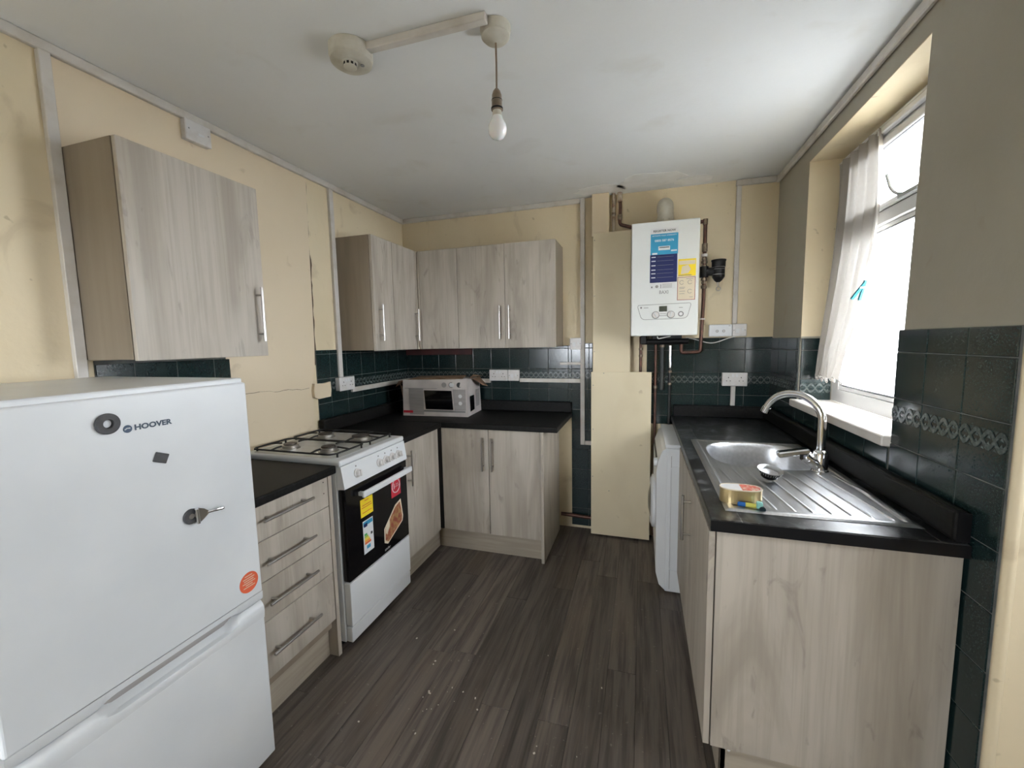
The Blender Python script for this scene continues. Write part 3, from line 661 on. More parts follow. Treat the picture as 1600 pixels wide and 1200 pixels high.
# stickers on the oven door (u = +y, v = z, facing +x)
FX = .6246
def stick(nm, mat_, y0, y1, z0, z1, sk=0, dx=0, parent=t):
    return part(nm, flat([(y0, z0), (y1, z0+sk), (y1, z1+sk), (y0, z1)], (FX+dx, 0, 0), Y, Z, X, .0005), mat_, parent)
q = stick('yellow_sticker', M_yel, -1.500, -1.405, .612, .700)
for i, (w_, zz_) in enumerate(((.03, .688), (.07, .668), (.08, .657), (.07, .632))): stick('print_line', M_red, -1.4525-w_/2, -1.4525+w_/2, zz_-.0015, zz_+.0015, 0, .0006)
stick('energy_label', M_paper, -1.490, -1.412, .425, .590)
stick('label_header', M_blue, -1.487, -1.415, .565, .585, 0, .0006); stick('label_flag', M_navy, -1.484, -1.458, .558, .575, 0, .0011)
for i, c in enumerate(((.05, .36, .10), (.35, .5, .08), (.75, .6, .05), (.80, .35, .03), (.70, .12, .03))):
    stick('energy_band', mat('energy_%d' % i, c, rough=.5), -1.482, -1.462+.007*i, .525-.011*i-.010, .525-.011*i, 0, .0006)
stick('grade_mark', M_ink, -1.434, -1.420, .505, .518, 0, .0006); stick('label_icon', M_blue, -1.468, -1.440, .445, .462, 0, .0006)
stick('red_sticker', M_red, -1.245, -1.155, .615, .728)
c = Vector((FX+.0012, -1.200, .672)); part('ring', MB().tube(arc(c, Y, Z, .036, 0, 360, 28)[:-1], .0022, 6, True), M_paper, t)
text('lettering', '1', .040, (FX+.0010, -1.218, .672), Y, Z, M_paper, t, bold=.03)
text('lettering', 'YEAR\nGUARANTEE', .011, (FX+.0010, -1.190, .674), Y, Z, M_paper, t)
part('food_picture', flat([(-1.325, .405), (-1.295, .388), (-1.150, .455), (-1.142, .480), (-1.160, .585), (-1.215, .570), (-1.322, .480)], (FX, 0, 0), Y, Z, X, .0005), M_creamp, t)
part('food_image', flat([(-1.316, .415), (-1.290, .398), (-1.158, .460), (-1.152, .480), (-1.168, .572), (-1.215, .558), (-1.314, .475)], (FX+.0006, 0, 0), Y, Z, X, .0004), M_meat, t)
part('food_shine', flat([(-1.312, .455), (-1.300, .440), (-1.275, .475), (-1.272, .512), (-1.310, .478)], (FX+.0011, 0, 0), Y, Z, X, .0003), M_creamp, t)
text('lettering', 'simfer', .020, (FX+.001, -1.300, .366), Y, Z, M_paper, t)
# hob
HZ = .921
bs = ((.195, -1.465, .036), (.195, -1.220, .042), (.430, -1.465, .038), (.430, -1.220, .052))
part('hob_well', MB().prism(rrect(.50, .47, .03, 4, .315, -1.342), (0, 0, HZ+.0003), X, Y, Z*.0006), mat('hob_enamel', (.72, .73, .72), (.64, .63, .60), (12, 12, 12), .2), t)
for bx, by, r in bs:
    b = part('burner', MB().lathe((bx, by, HZ), Z, [(r*1.30, 0), (r*1.25, .004), (r*1.05, .006), (r*1.05, .019), (r*.98, .021)], 26), M_burner, t)
    part('burner_cap', MB().lathe((bx, by, HZ+.020), Z, [(r*.84, 0), (r*.88, .003), (r*.85, .007), (.002, .008)], 24), M_cap, b)
for s_, ya, yb in ((0, -1.582, -1.348), (1, -1.338, -1.103)):
    g = MB(); zq = HZ+.019; x0, x1 = .075, .555
    g.tube(fillet([(x0+.02, ya, zq), (x1-.02, ya, zq), (x1, ya+.02, zq), (x1, yb-.02, zq), (x1-.02, yb, zq), (x0+.02, yb, zq), (x0, yb-.02, zq), (x0, ya+.02, zq)], .01)+[(x0+.02, ya, zq)], .0046, 6)
    yc = (ya+yb)/2; yc = yc
    for xc in (.195, .430):
        g.tube([(xc, ya, zq), (xc, ya+.035, zq+.005), (xc, ya+.062, zq+.005)], .0046, 6); g.tube([(xc, yb, zq), (xc, yb-.035, zq+.005), (xc, yb-.062, zq+.005)], .0046, 6)
        sg = -1 if xc < .3 else 1; g.tube([(xc+sg*.12, yc, zq), (xc+sg*.055, yc, zq+.005)], .0046, 6)
    for (a, b) in ((x0, ya+.03), (x0, yb-.03), (x1, ya+.03), (x1, yb-.03)): g.tube([(a, b, HZ), (a, b, zq)], .0046, 6)
    part('pan_support', g, M_iron, t)

# ------------------------------------------------------------------ fridge freezer
FY0, FY1, FF = -2.702, -2.111, .704
t = thing('fridge_freezer', 'white fridge freezer with magnets and an orange sticker', 'fridge', (.37, -2.387, 0))
part('cabinet', MB().box(.045, .640, FY0+.004, FY1-.004, .02, 1.318, .004, 2), M_fridge, t)
part('top_cover', MB().box(.040, .690, FY0, FY1, 1.320, 1.342, .005, 2), M_fridge, t)
part('foot', MB().cyl((.60, FY0+.06, 0), (.60, FY0+.06, .03), .02), M_black, t); part('foot', MB().cyl((.60, FY1-.06, 0), (.60, FY1-.06, .03), .02), M_black, t)
part('door_gasket', MB().box(.640, .648, FY0+.012, FY1-.012, .06, 1.31), M_greyp, t)
def dhead(y):   # recess shape along the door
    a = (y-(-2.560))/.05; b = (-2.185-y)/.05
    s = max(0, min(1, a, b)); return s*s*(3-2*s)
ud = MB().box(.648, FF, FY0, FY1, .632, 1.328, .006, 3); up_ = part('upper_door', ud, M_fridge, t)
def updoor(u, v):
    y = FY0+.001+(FY1-FY0-.002)*u; s = dhead(y); prof = [(.6, .6045+.006*s), (FF-.030, .6045+.006*s), (FF-.004-.010*s, .606+.006*s), (FF-.001, .612+.006*s), (FF-.0002, .634)]
    p = prof[int(round(v*(len(prof)-1)))]; return (p[0], y, p[1])
m_ = MB().grid(updoor, 60, 4); m_.sm = True; part('handle_lip', m_, M_fridge, up_)
ld_ = part('lower_door', MB().box(.648, FF, FY0, FY1, .050, .548, .006, 3), M_fridge, t)
def lowlip(u, v):
    y = FY0+.001+(FY1-FY0-.002)*u; s = dhead(y)
    prof = [(FF-.0005, .540), (FF+.001, .552), (FF+.0022, .566-.004*s), (FF+.0005, .580-.012*s), (FF-.004-.012*s, .590-.020*s), (FF-.012-.016*s, .5985-.016*s), (FF-.05, .600)]
    p = prof[int(round(v*(len(prof)-1)))]; return (p[0], y, p[1])
m_ = MB().grid(lowlip, 60, 6); m_.sm = True; part('handle_lip', m_, M_fridge, ld_)
cb = MB().box(.65, FF-.03, FY0+.001, FY1-.001, .54, .599); part('handle_core', cb, M_greyp, ld_)
xs_ = FF+.0006
part('logo_disc', flat([(.0095*math.cos(k*.3307), .0095*math.sin(k*.3307)) for k in range(19)], (xs_, -2.436, 1.2455), Y, Z, X), mat('logo_blue', (.02, .05, .10), rough=.35), up_)
part('logo_swirl', MB().tube([(xs_+.0007, -2.443, 1.244), (xs_+.0007, -2.437, 1.2475), (xs_+.0007, -2.431, 1.247)], .0014, 6), M_paper, up_)
text('lettering', 'HOOVER', .0185, (xs_+.0003, -2.422, 1.2455), Y, Z, mat('logo_ink', (.03, .055, .09), rough=.4), up_, 'LEFT', 1.12, .045)
os_ = part('orange_sticker', flat([(.034*math.cos(k*.2094), .034*math.sin(k*.2094)) for k in range(30)], (xs_, -2.158, .690), Y, Z, X), M_orange, up_)
part('sticker_rim', MB().tube(arc((xs_+.0004, -2.158, .690), Y, Z, .0335, 0, 360, 30)[:-1], .0007, 5, True), M_paper, up_)
for i, (w_, zz_) in enumerate(((.026, .712), (.040, .704), (.034, .697), (.044, .690), (.024, .683), (.040, .676))):
    part('print_line', flat([(-2.158-w_/2, zz_-.0013), (-2.158+w_/2, zz_-.0013), (-2.158+w_/2, zz_+.0013), (-2.158-w_/2, zz_+.0013)], (xs_+.0006, 0, 0), Y, Z, X, .0003), M_creamp, up_)
G = 'magnets on the fridge door'
single('ring_magnet', MB().lathe((FF, -2.476, 1.266), X, [(.0095, 0), (.023, 0), (.0245, .003), (.0245, .007), (.0225, .009), (.011, .009), (.0095, .007), (.0095, 0)], 32, False), M_magnet, 'round dark ring magnet next to the fridge logo', 'magnet', (FF, -2.476, 1.266), G)
a = R(-24); single('square_magnet', MB().obox((FF+.002, -2.371, 1.156), Y*math.cos(a)+Z*math.sin(a), -Y*math.sin(a)+Z*math.cos(a), X, .0165, .0125, .002, .0012), M_magnet, 'small square dark magnet on the fridge door', 'magnet', (FF, -2.371, 1.156), G)
t = thing('magnetic_clip', 'chrome bulldog clip on a round magnet on the fridge door', 'magnet', (FF, -2.30, .972), G)
part('disc', MB().lathe((FF, -2.312, .973), X, [(.008, 0), (.021, 0), (.0215, .004), (.020, .006), (.008, .006), (.008, 0)], 28, False), M_magnet, t)
part('hub', MB().lathe((FF, -2.312, .973), X, [(.0075, 0), (.0075, .005)], 16), M_handle, t)
cl = MB().prism([(-2.304, .952), (-2.296, .950), (-2.282, .958), (-2.270, .966), (-2.270, .974), (-2.282, .985), (-2.298, .993), (-2.306, .990)], (FF+.006, 0, 0), Y, Z, (.006, 0, 0))
part('jaw', cl, M_chrome, t)
part('jaw_bar', MB().tube([(FF+.014, -2.302, .950), (FF+.014, -2.304, .992)], .005, 10), M_chrome, t)
part('lever', MB().lathe((FF+.010, -2.272, .970), Vector((.10, .997, -.06)), [(.004, 0), (.0045, .02), (.006, .038), (.005, .044), (.002, .046)], 14), M_chrome, t)

# ------------------------------------------------------------------ microwave box
t = thing('microwave_box', 'white printed microwave carton with torn brown flaps in the corner', 'box', (.45, -.24, ZT))
A = Vector((.190, -.405, ZT+.001)); B = Vector((.702, -.372, ZT+.001)); bu = (B-A).normalized(); bn = Vector((bu.y, -bu.x, 0)); bw = (B-A).length; bdp = .315; bh = .268
def bp(u, d_, z): return A+bu*u-bn*d_+Z*z
cbx = MB(); cbx.add([bp(0, 0, 0), bp(bw, 0, 0), bp(bw, bdp, 0), bp(0, bdp, 0), bp(.006, .004, bh), bp(bw-.004, .002, bh+.006), bp(bw-.01, bdp, bh-.004), bp(.004, bdp-.01, bh+.004)],
    [(0, 1, 2, 3), (4, 5, 6, 7), (0, 1, 5, 4), (1, 2, 6, 5), (2, 3, 7, 6), (3, 0, 4, 7)])
part('carton', cbx, M_boxw, t)
def bpoly(nm, pl, m, e=.0008): return part(nm, MB().prism(pl, A+bn*e*.5, bu, Z, bn*e), m, t)
bpoly('print_panel', [(.055, .205), (.055, .010), (.17, .010), (.17, .205)], M_greyp, .0006)
bpoly('oven_window', [(.186, .052), (.402, .050), (.392, .190), (.176, .192)], M_glassb, .0012)
bpoly('control_picture', [(.410, .046), (.500, .046), (.500, .200), (.402, .200)], M_greyp, .0007)
bpoly('oven_foot', [(.170, .032), (.495, .030), (.495, .043), (.170, .046)], M_greyink, .0009)
bpoly('red_strip', [(.004, .022), (.082, .022), (.082, .040), (.004, .040)], M_red, .0012)
for q in ((.458, .150), (.458, .098)): part('dial_picture', MB().lathe(bp(q[0], 0, q[1]), bn, [(.014, 0), (.014, .0016)], 18), M_paper, t)
for q, m in ((.335, M_greyp), (.392, M_paper), (.452, M_ink)):
    part('round_badge', MB().lathe(bp(q, 0, .232), bn, [(.019, 0), (.019, .0014)], 20), m, t)
    if m is M_paper: part('badge_ring', MB().tube(arc(bp(q, 0, .232)+bn*.0016, bu, Z, .018, 60, 300, 14), .002, 5), M_ink, t)
part('fold_line', MB().prism([(.02, .205), (.28, .203), (.28, .206), (.02, .208)], A+bn*.0006, bu, Z, bn*.0006), M_greyink, t)
part('side_window', MB().prism([(.06, .03), (.15, .035), (.145, .145), (.055, .145)], bp(bw, 0, 0)+bu*.0003, -bn, Z, bu*.0010), M_glassb, t)
part('side_print', MB().prism([(.19, .05), (.27, .05), (.27, .18), (.19, .18)], bp(bw, 0, 0)+bu*.0003, -bn, Z, bu*.0008), M_greyp, t)
def flap(nm, pts, m): 
    c = MB(); pts = [Vector(p) for p in pts]; n = (pts[1]-pts[0]).cross(pts[2]-pts[0]).normalized()*.003
    k = len(pts); c.add(pts+[p+n for p in pts], [tuple(range(k)), tuple(range(2*k-1, k-1, -1))]+[(i, (i+1) % k, (i+1) % k+k, i+k) for i in range(k)]); part(nm, c, m, t)
flap('side_flap', [bp(0, .01, bh-.01), bp(-.065, .02, bh-.055), bp(-.085, .10, bh-.02), bp(-.04, .24, bh-.035), bp(0, .26, bh)], M_card)
flap('side_flap', [bp(0, .0, .22), bp(-.03, .02, .25), bp(-.045, .06, .235), bp(-.012, .05, .10), bp(0, .02, .09)], M_card)
flap('top_flap', [bp(.03, .006, bh), bp(.10, .004, bh+.012), bp(.20, .004, bh+.006), bp(.30, .004, bh+.018), bp(.37, .004, bh+.010), bp(.42, .006, bh-.004), bp(.46, .03, bh), bp(.44, .20, bh+.02), bp(.05, .20, bh+.012)], M_card)
flap('white_flap', [bp(.455, -.003, bh-.05), bp(.512, -.004, bh-.045), bp(.514, .0, bh+.012), bp(.47, .0, bh+.006)], M_boxw)
flap('corner_flap', [bp(bw, .10, bh), bp(bw+.03, .11, bh-.01), bp(bw+.05, .20, bh-.055), bp(bw+.075, .26, bh-.07), bp(bw+.03, .29, bh-.035), bp(bw, .29, bh)], M_card)
flap('corner_flap', [bp(bw-.03, .14, bh), bp(bw+.005, .13, bh+.03), bp(bw+.035, .17, bh+.020), bp(bw+.03, .27, bh+.010), bp(bw-.01, .29, bh+.01)], M_card)

# ------------------------------------------------------------------ boiler
BX0, BX1, BF, BZ0, BZ1 = 1.826, 2.222, -.300, 1.464, 2.163
t = thing('gas_boiler', 'white wall-hung gas boiler with blue and yellow stickers', 'boiler', (2.024, 0, BZ0))
part('case', MB().box(BX0, BX1, BF+.03, -.012, BZ0, BZ1, .004, 2), M_boiler, t)
fc = part('front_cover', MB().box(BX0-.001, BX1+.001, BF, BF+.045, BZ0-.002, BZ1+.001, .007, 3), M_boiler, t)
part('top_trim', MB().box(BX0+.004, BX1-.004, BF+.05, -.02, BZ1, BZ1+.010, .002), mat('dusty_top', (.52, .47, .40), (.30, .25, .19), (60, 60, 60), .8), t)
ys = BF-.0003
def bst(nm, m, x0, x1, z0, z1, dy=0): return part(nm, flat([(x0, z0), (x1, z0), (x1, z1), (x0, z1)], (0, ys-dy, 0), X, Z, -Y, .0005), m, fc)
bst('sticker', M_paper, 1.940, 2.100, 2.086, 2.122); bst('sticker', M_blue, 1.940, 2.100, 1.962, 2.088, .0003); bst('sticker', M_navy, 1.938, 2.097, 1.792, 1.962)
ty = ys-.0012
text('lettering', 'REGISTER NOW', .0185, (2.020, ty, 2.104), X, Z, M_ink, fc, sx=.98, bold=.02)
text('lettering', 'ACTIVATE YOUR WARRANTY', .0108, (2.020, ty, 2.076), X, Z, M_paper, fc, sx=.98, bold=.01)
text('lettering', '0800 587 8576', .0185, (2.020, ty, 2.046), X, Z, M_paper, fc, sx=1.0, bold=.02)
bst('code_box', M_paper, 1.986, 2.054, 1.988, 2.012, .0009); bst('code_bar', M_ink, 1.991, 2.049, 2.002, 2.007, .0014)
bst('small_mark', M_paper, 2.060, 2.094, 1.978, 1.987, .0009); bst('small_mark', M_paper, 1.950, 1.980, 1.964, 1.974, .0009)
for zz_ in (1.948, 1.924, 1.897, 1.870, 1.848, 1.823):
    bst('bullet', M_paper, 1.946, 1.971, zz_-.0028, zz_+.0028, .0009)
    bst('fine_print', M_greyink, 1.980, 2.075, zz_-.0008, zz_+.0008, .0009)
bst('sticker', M_paper, 1.938, 2.088, 1.752, 1.790)
bst('print_block', M_greyink, 1.946, 1.955, 1.760, 1.770, .0009); bst('print_block', M_greyink, 2.002, 2.006, 1.757, 1.780, .0009)
part('print_shape', flat([(.010*math.cos(k*1.0472), .010*math.sin(k*1.0472)) for k in range(6)], (1.980, ys-.0009, 1.768), X, Z, -Y, .0003), M_greyp, fc)
for zz_ in (1.781, 1.774, 1.767, 1.760): bst('fine_print', M_greyp, 2.012, 2.070, zz_-.0012, zz_+.0012, .0009)
text('brand_lettering', 'BAXI', .030, (2.022, ty, 1.731), X, Z, M_greyink, fc, sx=.86, bold=.005)
bst('sticker', M_yel, 2.103, 2.204, 1.822, 1.926); bst('print_block', M_creamp, 2.108, 2.200, 1.892, 1.916, .0006)
part('print_shape', flat([(2.118, 1.835), (2.160, 1.840), (2.176, 1.862), (2.160, 1.890), (2.125, 1.882)], (0, ys-.0009, 0), X, Z, -Y, .0003), M_creamp, fc)
bst('print_block', M_greyink, 2.106, 2.180, 1.826, 1.830, .0009)
bst('sticker', mat('maroon_border', (.25, .03, .03), rough=.5), 2.100, 2.203, 1.678, 1.818); bst('sticker', M_creamp, 2.103, 2.200, 1.681, 1.815, .0006)
for cx_, cz_ in ((2.125, 1.785), (2.172, 1.785), (2.172, 1.730)): part('print_dial', MB().tube(arc((cx_, ys-.0014, cz_), X, Z, .012, 30, 330, 14), .0012, 5), M_greyink, fc)
for x0, x1, zz_ in ((2.112, 2.145, 1.755), (2.112, 2.140, 1.748), (2.112, 2.145, 1.732), (2.112, 2.142, 1.717), (2.150, 2.190, 1.806), (2.170, 2.190, 1.695)): bst('fine_print', M_greyink, x0, x1, zz_-.0012, zz_+.0012, .0011)
# control fascia
ctl = [(1.872, 1.656), (2.176, 1.660), (2.181, 1.650), (2.163, 1.580), (2.148, 1.567), (1.905, 1.564), (1.888, 1.576), (1.867, 1.646)]
part('fascia', flat(ctl, (0, ys, 0), X, Z, -Y, .0015), M_boiler, fc); part('fascia_line', MB().tube(fillet([(p, ys-.0018, q) for p, q in ctl+ctl[:1]], .01), .0013, 5), M_greyink, fc)
part('display', MB().box(1.996, 2.043, ys-.0035, ys, 1.612, 1.646, .001), M_lcd, fc)
for kx, ka in ((1.976, 35), (2.066, -15)):
    k = part('dial', MB().lathe((kx, ys-.001, 1.592), -Y, [(.0205, 0), (.0200, .010), (.0185, .013)], 26), M_plast, fc); part('dial_ring', MB().tube(arc((kx, ys-.0016, 1.592), X, Z, .0215, 0, 360, 26)[:-1], .0016, 5, True), M_greyink, fc)
    part('pointer', MB().obox((kx, ys-.0165, 1.592), (math.cos(R(ka)), 0, math.sin(R(ka))), (0, 1, 0), (-math.sin(R(ka)), 0, math.cos(R(ka))), .0035, .004, .018, .001), M_white, t)
part('gauge', MB().lathe((2.124, ys-.001, 1.594), -Y, [(.016, 0), (.016, .004), (.012, .005), (.011, .002)], 24), M_greyink, fc); part('gauge_face', MB().lathe((2.124, ys-.003, 1.594), -Y, [(.0105, 0), (.0105, .0006)], 20), M_paper, fc)
part('badge', MB().lathe((1.888, ys-.0015, 1.640), -Y, [(.006, 0), (.006, .0008)], 14), M_greyink, fc); bst('fine_print', M_greyink, 1.904, 1.932, 1.637, 1.640, .0018); bst('fine_print', M_greyink, 2.002, 2.037, 1.598, 1.601, .0018); bst('fine_print', M_greyink, 1.998, 2.041, 1.585, 1.588, .0018); bst('fine_print', M_greyink, 2.112, 2.134, 1.632, 1.635, .0018)
# flue
fx, fy = 2.030, -.150
part('flue_collar', MB().lathe((fx, fy, BZ1+.006), Z, [(.066, 0), (.066, .012), (.054, .014), (.054, .04)], 28), M_oldpl, t)
el = [(fx, fy, BZ1+.03), (fx, fy, BZ1+.075)]+arc((fx, fy+.062, BZ1+.085), -Y, Z, .062, 0, 90, 10)+[(fx, -.004, BZ1+.147)]
part('flue_elbow', MB().tube(el, .050, 22), M_oldpl, t)
for q in (-.012, .024): part('flue_screw_boss', MB().lathe((fx+q, fy-.052, BZ1+.008), Z, [(.008, 0), (.008, .026), (.005, .030)], 12), M_oldpl, t)
# pipework bar below the boiler
part('valve_manifold', MB().cyl((1.895, -.165, BZ0-.040), (2.185, -.165, BZ0-.040), .019, n=18).box(1.885, 1.925, -.20, -.10, BZ0-.055, BZ0, .004).box(1.96, 2.14, -.22, -.08, BZ0-.022, BZ0+.002, .003), M_black, t)
for xq in (1.93, 1.985, 2.03, 2.08): part('valve_tail', MB().cyl((xq, -.13, BZ0-.03), (xq, -.13, BZ0+.003), .013, n=12), M_brass, t)
part('filling_link', MB().tube(fillet([(1.99, -.215, BZ0-.004), (1.995, -.228, BZ0-.022), (2.05, -.225, BZ0-.010), (2.09, -.21, BZ0-.004)], .015), .004, 6), M_plast, t)

# pipes around the boiler
def pipe(nm, label, pts, r, m, fit=None, fr=.02, loc=None, group='pipes around the boiler'):
    loc = Vector(loc or pts[-1]); t = thing(nm, label, 'pipe', loc, group)
    part('tube', MB().tube(fillet(pts, fr), r, 12), m, t)
    for p, q, rr, mm in (fit or []): part('fitting', MB().cyl(p, q, rr, n=14), mm, t)
    return t
pt = pipe('heating_pipe', 'dark copper pipe running down the right side of the boiler', [(2.236, -.085, 2.190), (2.277, -.085, 2.190), (2.278, -.085, 1.70), (2.267, -.085, 1.352), (2.148, -.085, 1.346), (2.148, -.085, 1.425)], .0115, M_copper,
    [((2.277, -.085, 2.05), (2.277, -.085, 2.000), .017, M_brass), ((2.277, -.085, 1.985), (2.277, -.085, 1.968), .019, M_plast), ((2.277, -.085, 1.962), (2.277, -.085, 1.945), .016, M_brass), ((2.277, -.085, 1.940), (2.277, -.085, 1.925), .019, M_brass),
     ((2.277, -.085, 1.915), (2.277, -.085, 1.905), .016, M_brass), ((2.277, -.085, 1.83), (2.277, -.085, 1.815), .019, M_brass), ((2.277, -.085, 1.81), (2.277, -.085, 1.795), .015, M_brass), ((2.277, -.085, 1.785), (2.277, -.085, 1.765), .018, M_brass),
     ((2.277, -.085, 2.205), (2.277, -.085, 2.170), .015, M_brass)], loc=(2.27, -.085, 1.346))
part('clip', MB().lathe((2.2735, -.085, 1.562), Z, [(.018, 0), (.018, .010)], 14), M_plast, pt)
t = thing('magnetic_filter', 'black boiler filter canister on the copper pipe', 'filter', (2.362, -.085, 1.80))
part('connector', MB().cyl((2.277, -.085, 1.836), (2.277, -.085, 1.904), .026, n=20).cyl((2.277, -.085, 1.870), (2.34, -.085, 1.870), .026, n=20), M_black, t)
part('canister', MB().lathe((2.362, -.085, 1.800), Z, [(.010, 0), (.022, .010), (.036, .030), (.038, .034), (.038, .095), (.041, .097), (.041, .130), (.045, .136), (.044, .142), (.01, .144)], 28), M_black, t)
bn_ = MB()
for zq in (1.893, 1.880, 1.846): bn_.lathe((2.362, -.085, zq), Z, [(.0385, 0), (.0395, .001), (.0395, .003), (.0385, .004)], 24, False)
part('band', bn_, M_greyink, t)
part('drain_tail', MB().cyl((2.362, -.085, 1.775), (2.362, -.085, 1.802), .007, n=12), M_chrome, t)
part('drain_key', MB().tube(arc((2.364, -.092, 1.758), X, Z, .013, 0, 360, 16)[:-1], .0028, 6, True), M_handle, t)
pipe('gas_pipe', 'brown copper pipe left of the boiler going down behind the cream panel', [(1.888, -.05, BZ0-.005), (1.890, -.05, .03)], .010, M_copper, [((1.889, -.05, 1.382), (1.889, -.05, 1.366), .014, M_brass), ((1.889, -.05, 1.335), (1.889, -.05, 1.318), .013, M_brass)], loc=(1.89, -.05, 0.03))
pipe('water_pipe', 'dark pipe below the boiler beside the cream panel', [(1.987, -.055, BZ0-.03), (1.990, -.055, .03)], .0095, M_copper, [((1.989, -.055, 1.118), (1.989, -.055, 1.10), .013, M_brass)], loc=(1.99, -.055, .03))
pipe('water_pipe', 'dark grey lagged pipe below the middle of the boiler', [(2.028, -.060, BZ0-.03), (2.030, -.060, 1.09)], .014, mat('lagged_pipe', (.035, .038, .036), rough=.6), [((2.029, -.06, 1.40), (2.029, -.06, 1.385), .017, M_brass)], loc=(2.03, -.06, 1.09))
pipe('water_pipe', 'pipe with a shiny chrome upper half next to the worktop end', [(2.080, -.060, 1.455), (2.082, -.060, .03)], .0095, M_iron, [((2.0805, -.06, 1.395), (2.0808, -.06, 1.245), .0108, M_chrome), ((2.0809, -.06, 1.225), (2.081, -.06, 1.21), .013, M_brass), ((2.081, -.06, 1.14), (2.081, -.06, 1.125), .0125, M_brass)], loc=(2.082, -.06, .03))
pipe('riser_pipe', 'paint-splashed pipe from the ceiling to the top of the cream panel', [(1.696, -.035, H-.001), (1.697, -.035, 2.13)], .0105, M_pipew, [((1.696, -.035, 2.32), (1.696, -.035, 2.305), .014, M_brass)], loc=(1.696, -.035, 2.13))
pipe('riser_pipe', 'bent dark pipe from the ceiling to the left side of the boiler', [(1.733, -.04, H-.001), (1.742, -.04, 2.36), (1.738, -.04, 2.235), (1.83, -.04, 2.205)], .0115, M_copper, [((1.737, -.04, H-.002), (1.740, -.04, 2.385), .016, M_pipew), ((1.739, -.04, 2.30), (1.738, -.04, 2.265), .015, M_brass)], loc=(1.74, -.04, 2.23))
pipe('waste_pipe', 'brown pipe along the back wall just above the floor', [(1.315, -.030, .108), (1.56, -.030, .098)], .014, M_copper, loc=(1.43, -.03, .1))

# boxed-in pipe panels
t = thing('pipe_boxing', 'cream pipe boxing of two stacked panels left of the boiler', 'boxing', (1.75, -.05, 0))
pb = MB(); pb.box(1.552, 1.962, -.108, -.098, .012, 1.216, .001); lp = part('lower_panel', pb, M_panel, t)
up2_ = part('upper_panel', MB().box(1.563, 1.817, -.098, -.088, 1.205, 2.178, .001), M_panel, t)
part('batten', MB().box(1.572, 1.604, -.088, -.002, .012, 2.17).box(1.772, 1.802, -.088, -.001, 1.205, 2.17).box(1.925, 1.95, -.098, -.070, .012, 1.20), M_carc, t)
part('top_casing', MB().box(1.552, 1.668, -.075, -.001, 2.160, H-.003, .002), M_board, t)
for px_, pz_, par, yy in ((1.566, 1.12, lp, -.108), (1.566, .80, lp, -.108), (1.563, .45, lp, -.108), (1.64, 1.207, lp, -.108), (1.573, 2.13, up2_, -.098), (1.573, 1.75, up2_, -.098), (1.573, 1.36, up2_, -.098), (1.68, .35, lp, -.108)):
    part('screw', MB().lathe((px_, yy, pz_), -Y, [(.0035, 0), (.003, .0008)], 10), M_greyink, par)

# ------------------------------------------------------------------ electrics
def socket(name, label, cat, c, u, n, w, h, dep, kind, m=None, group='white electrical plates on the walls', loc=None):
    """c = centre on the wall surface; kind: double, single, spur, blank, control"""
    c, u, n = Vector(c), Vector(u), Vector(n); t = thing(name, label, cat, c-Z*h/2, group); m = m or M_plast
    part('back_box', MB().obox(c+n*dep/2*.9, u, n, Z, w/2-.002, dep/2*.9, h/2-.002, .002), m, t)
    part('faceplate', MB().obox(c+n*(dep-.004), u, n, Z, w/2, .0045, h/2, .003), m, t)
    f = c+n*(dep+.0008)
    def sq(nm, du, dz, a, b, mm, e=.0005): part(nm, MB().obox(f+u*du+Z*dz, u, n, Z, a, e, b), mm, t)
    if kind in ('double', 'single'):
        for cx_ in ((-w/4, w/4) if kind == 'double' else (0,)):
            sq('pin_hole', cx_, .012, .0022, .0045, M_dark); sq('pin_hole', cx_-.011, -.010, .0035, .0020, M_dark); sq('pin_hole', cx_+.011, -.010, .0035, .0020, M_dark)
        if kind == 'double':
            for sg in (-1, 1): sq('rocker', sg*.012, .026, .0065, .0095, M_paper, .0022)
        else: sq('rocker', .0, .026, .0065, .0095, M_paper, .0022)
    if kind == 'spur':
        sq('fuse_carrier', -.012, -.004, .011, .014, M_paper, .0015); sq('rocker', .018, .004, .0055, .010, M_paper, .0022)
        for sg in (-1, 1): sq('screw', sg*(w/2-.010), 0, .0028, .0028, M_greyink)
    if kind == 'blank':
        for sg in (-1, 1): sq('screw', sg*(w/2-.014), .004, .0026, .0026, M_greyink)
        sq('rocker', .010, -.006, .012, .0045, M_paper, .0012)
    if kind == 'control':
        for sg in (-.025, .015): part('button', MB().lathe(f+u*(sg+.005)-Z*.004, n, [(.0085, 0), (.0085, .002), (.006, .0025), (.0055, .001)], 18), M_greyink, t); part('button_face', MB().lathe(f+u*(sg+.005)-Z*.004, n, [(.0055, .0005), (.0055, .0018)], 16), M_plast, t)
        sq('mark', w/2-.016, h/2-.010, .006, .0016, M_greyink)
    return t
socket('blank_plate', 'white switch plate high on the left wall under the ceiling trunking', 'switch', (0, -1.678, 2.370), Y, X, .112, .086, .036, 'blank')
socket('double_socket', 'white double socket on the left wall by the cooker', 'socket', (TD, -.822, 1.186), Y, X, .147, .088, .036, 'double')
socket('double_socket', 'white double socket right of the microwave box', 'socket', (.827, -TD, 1.182), X, -Y, .152, .087, .036, 'double')
socket('single_socket', 'white single switched plate joined to the socket right of the microwave box', 'socket', (.950, -TD, 1.182), X, -Y, .087, .087, .036, 'spur')
socket('fused_spur', 'white fused spur beside the vertical trunking under the wall cupboard end', 'switch', (1.430, -.001, 1.418), X, -Y, .086, .086, .030, 'spur')
socket('heating_control', 'white two-button heating controller right of the boiler pipes', 'controller', (2.393, -.001, 1.490), X, -Y, .140, .080, .034, 'control', M_white)
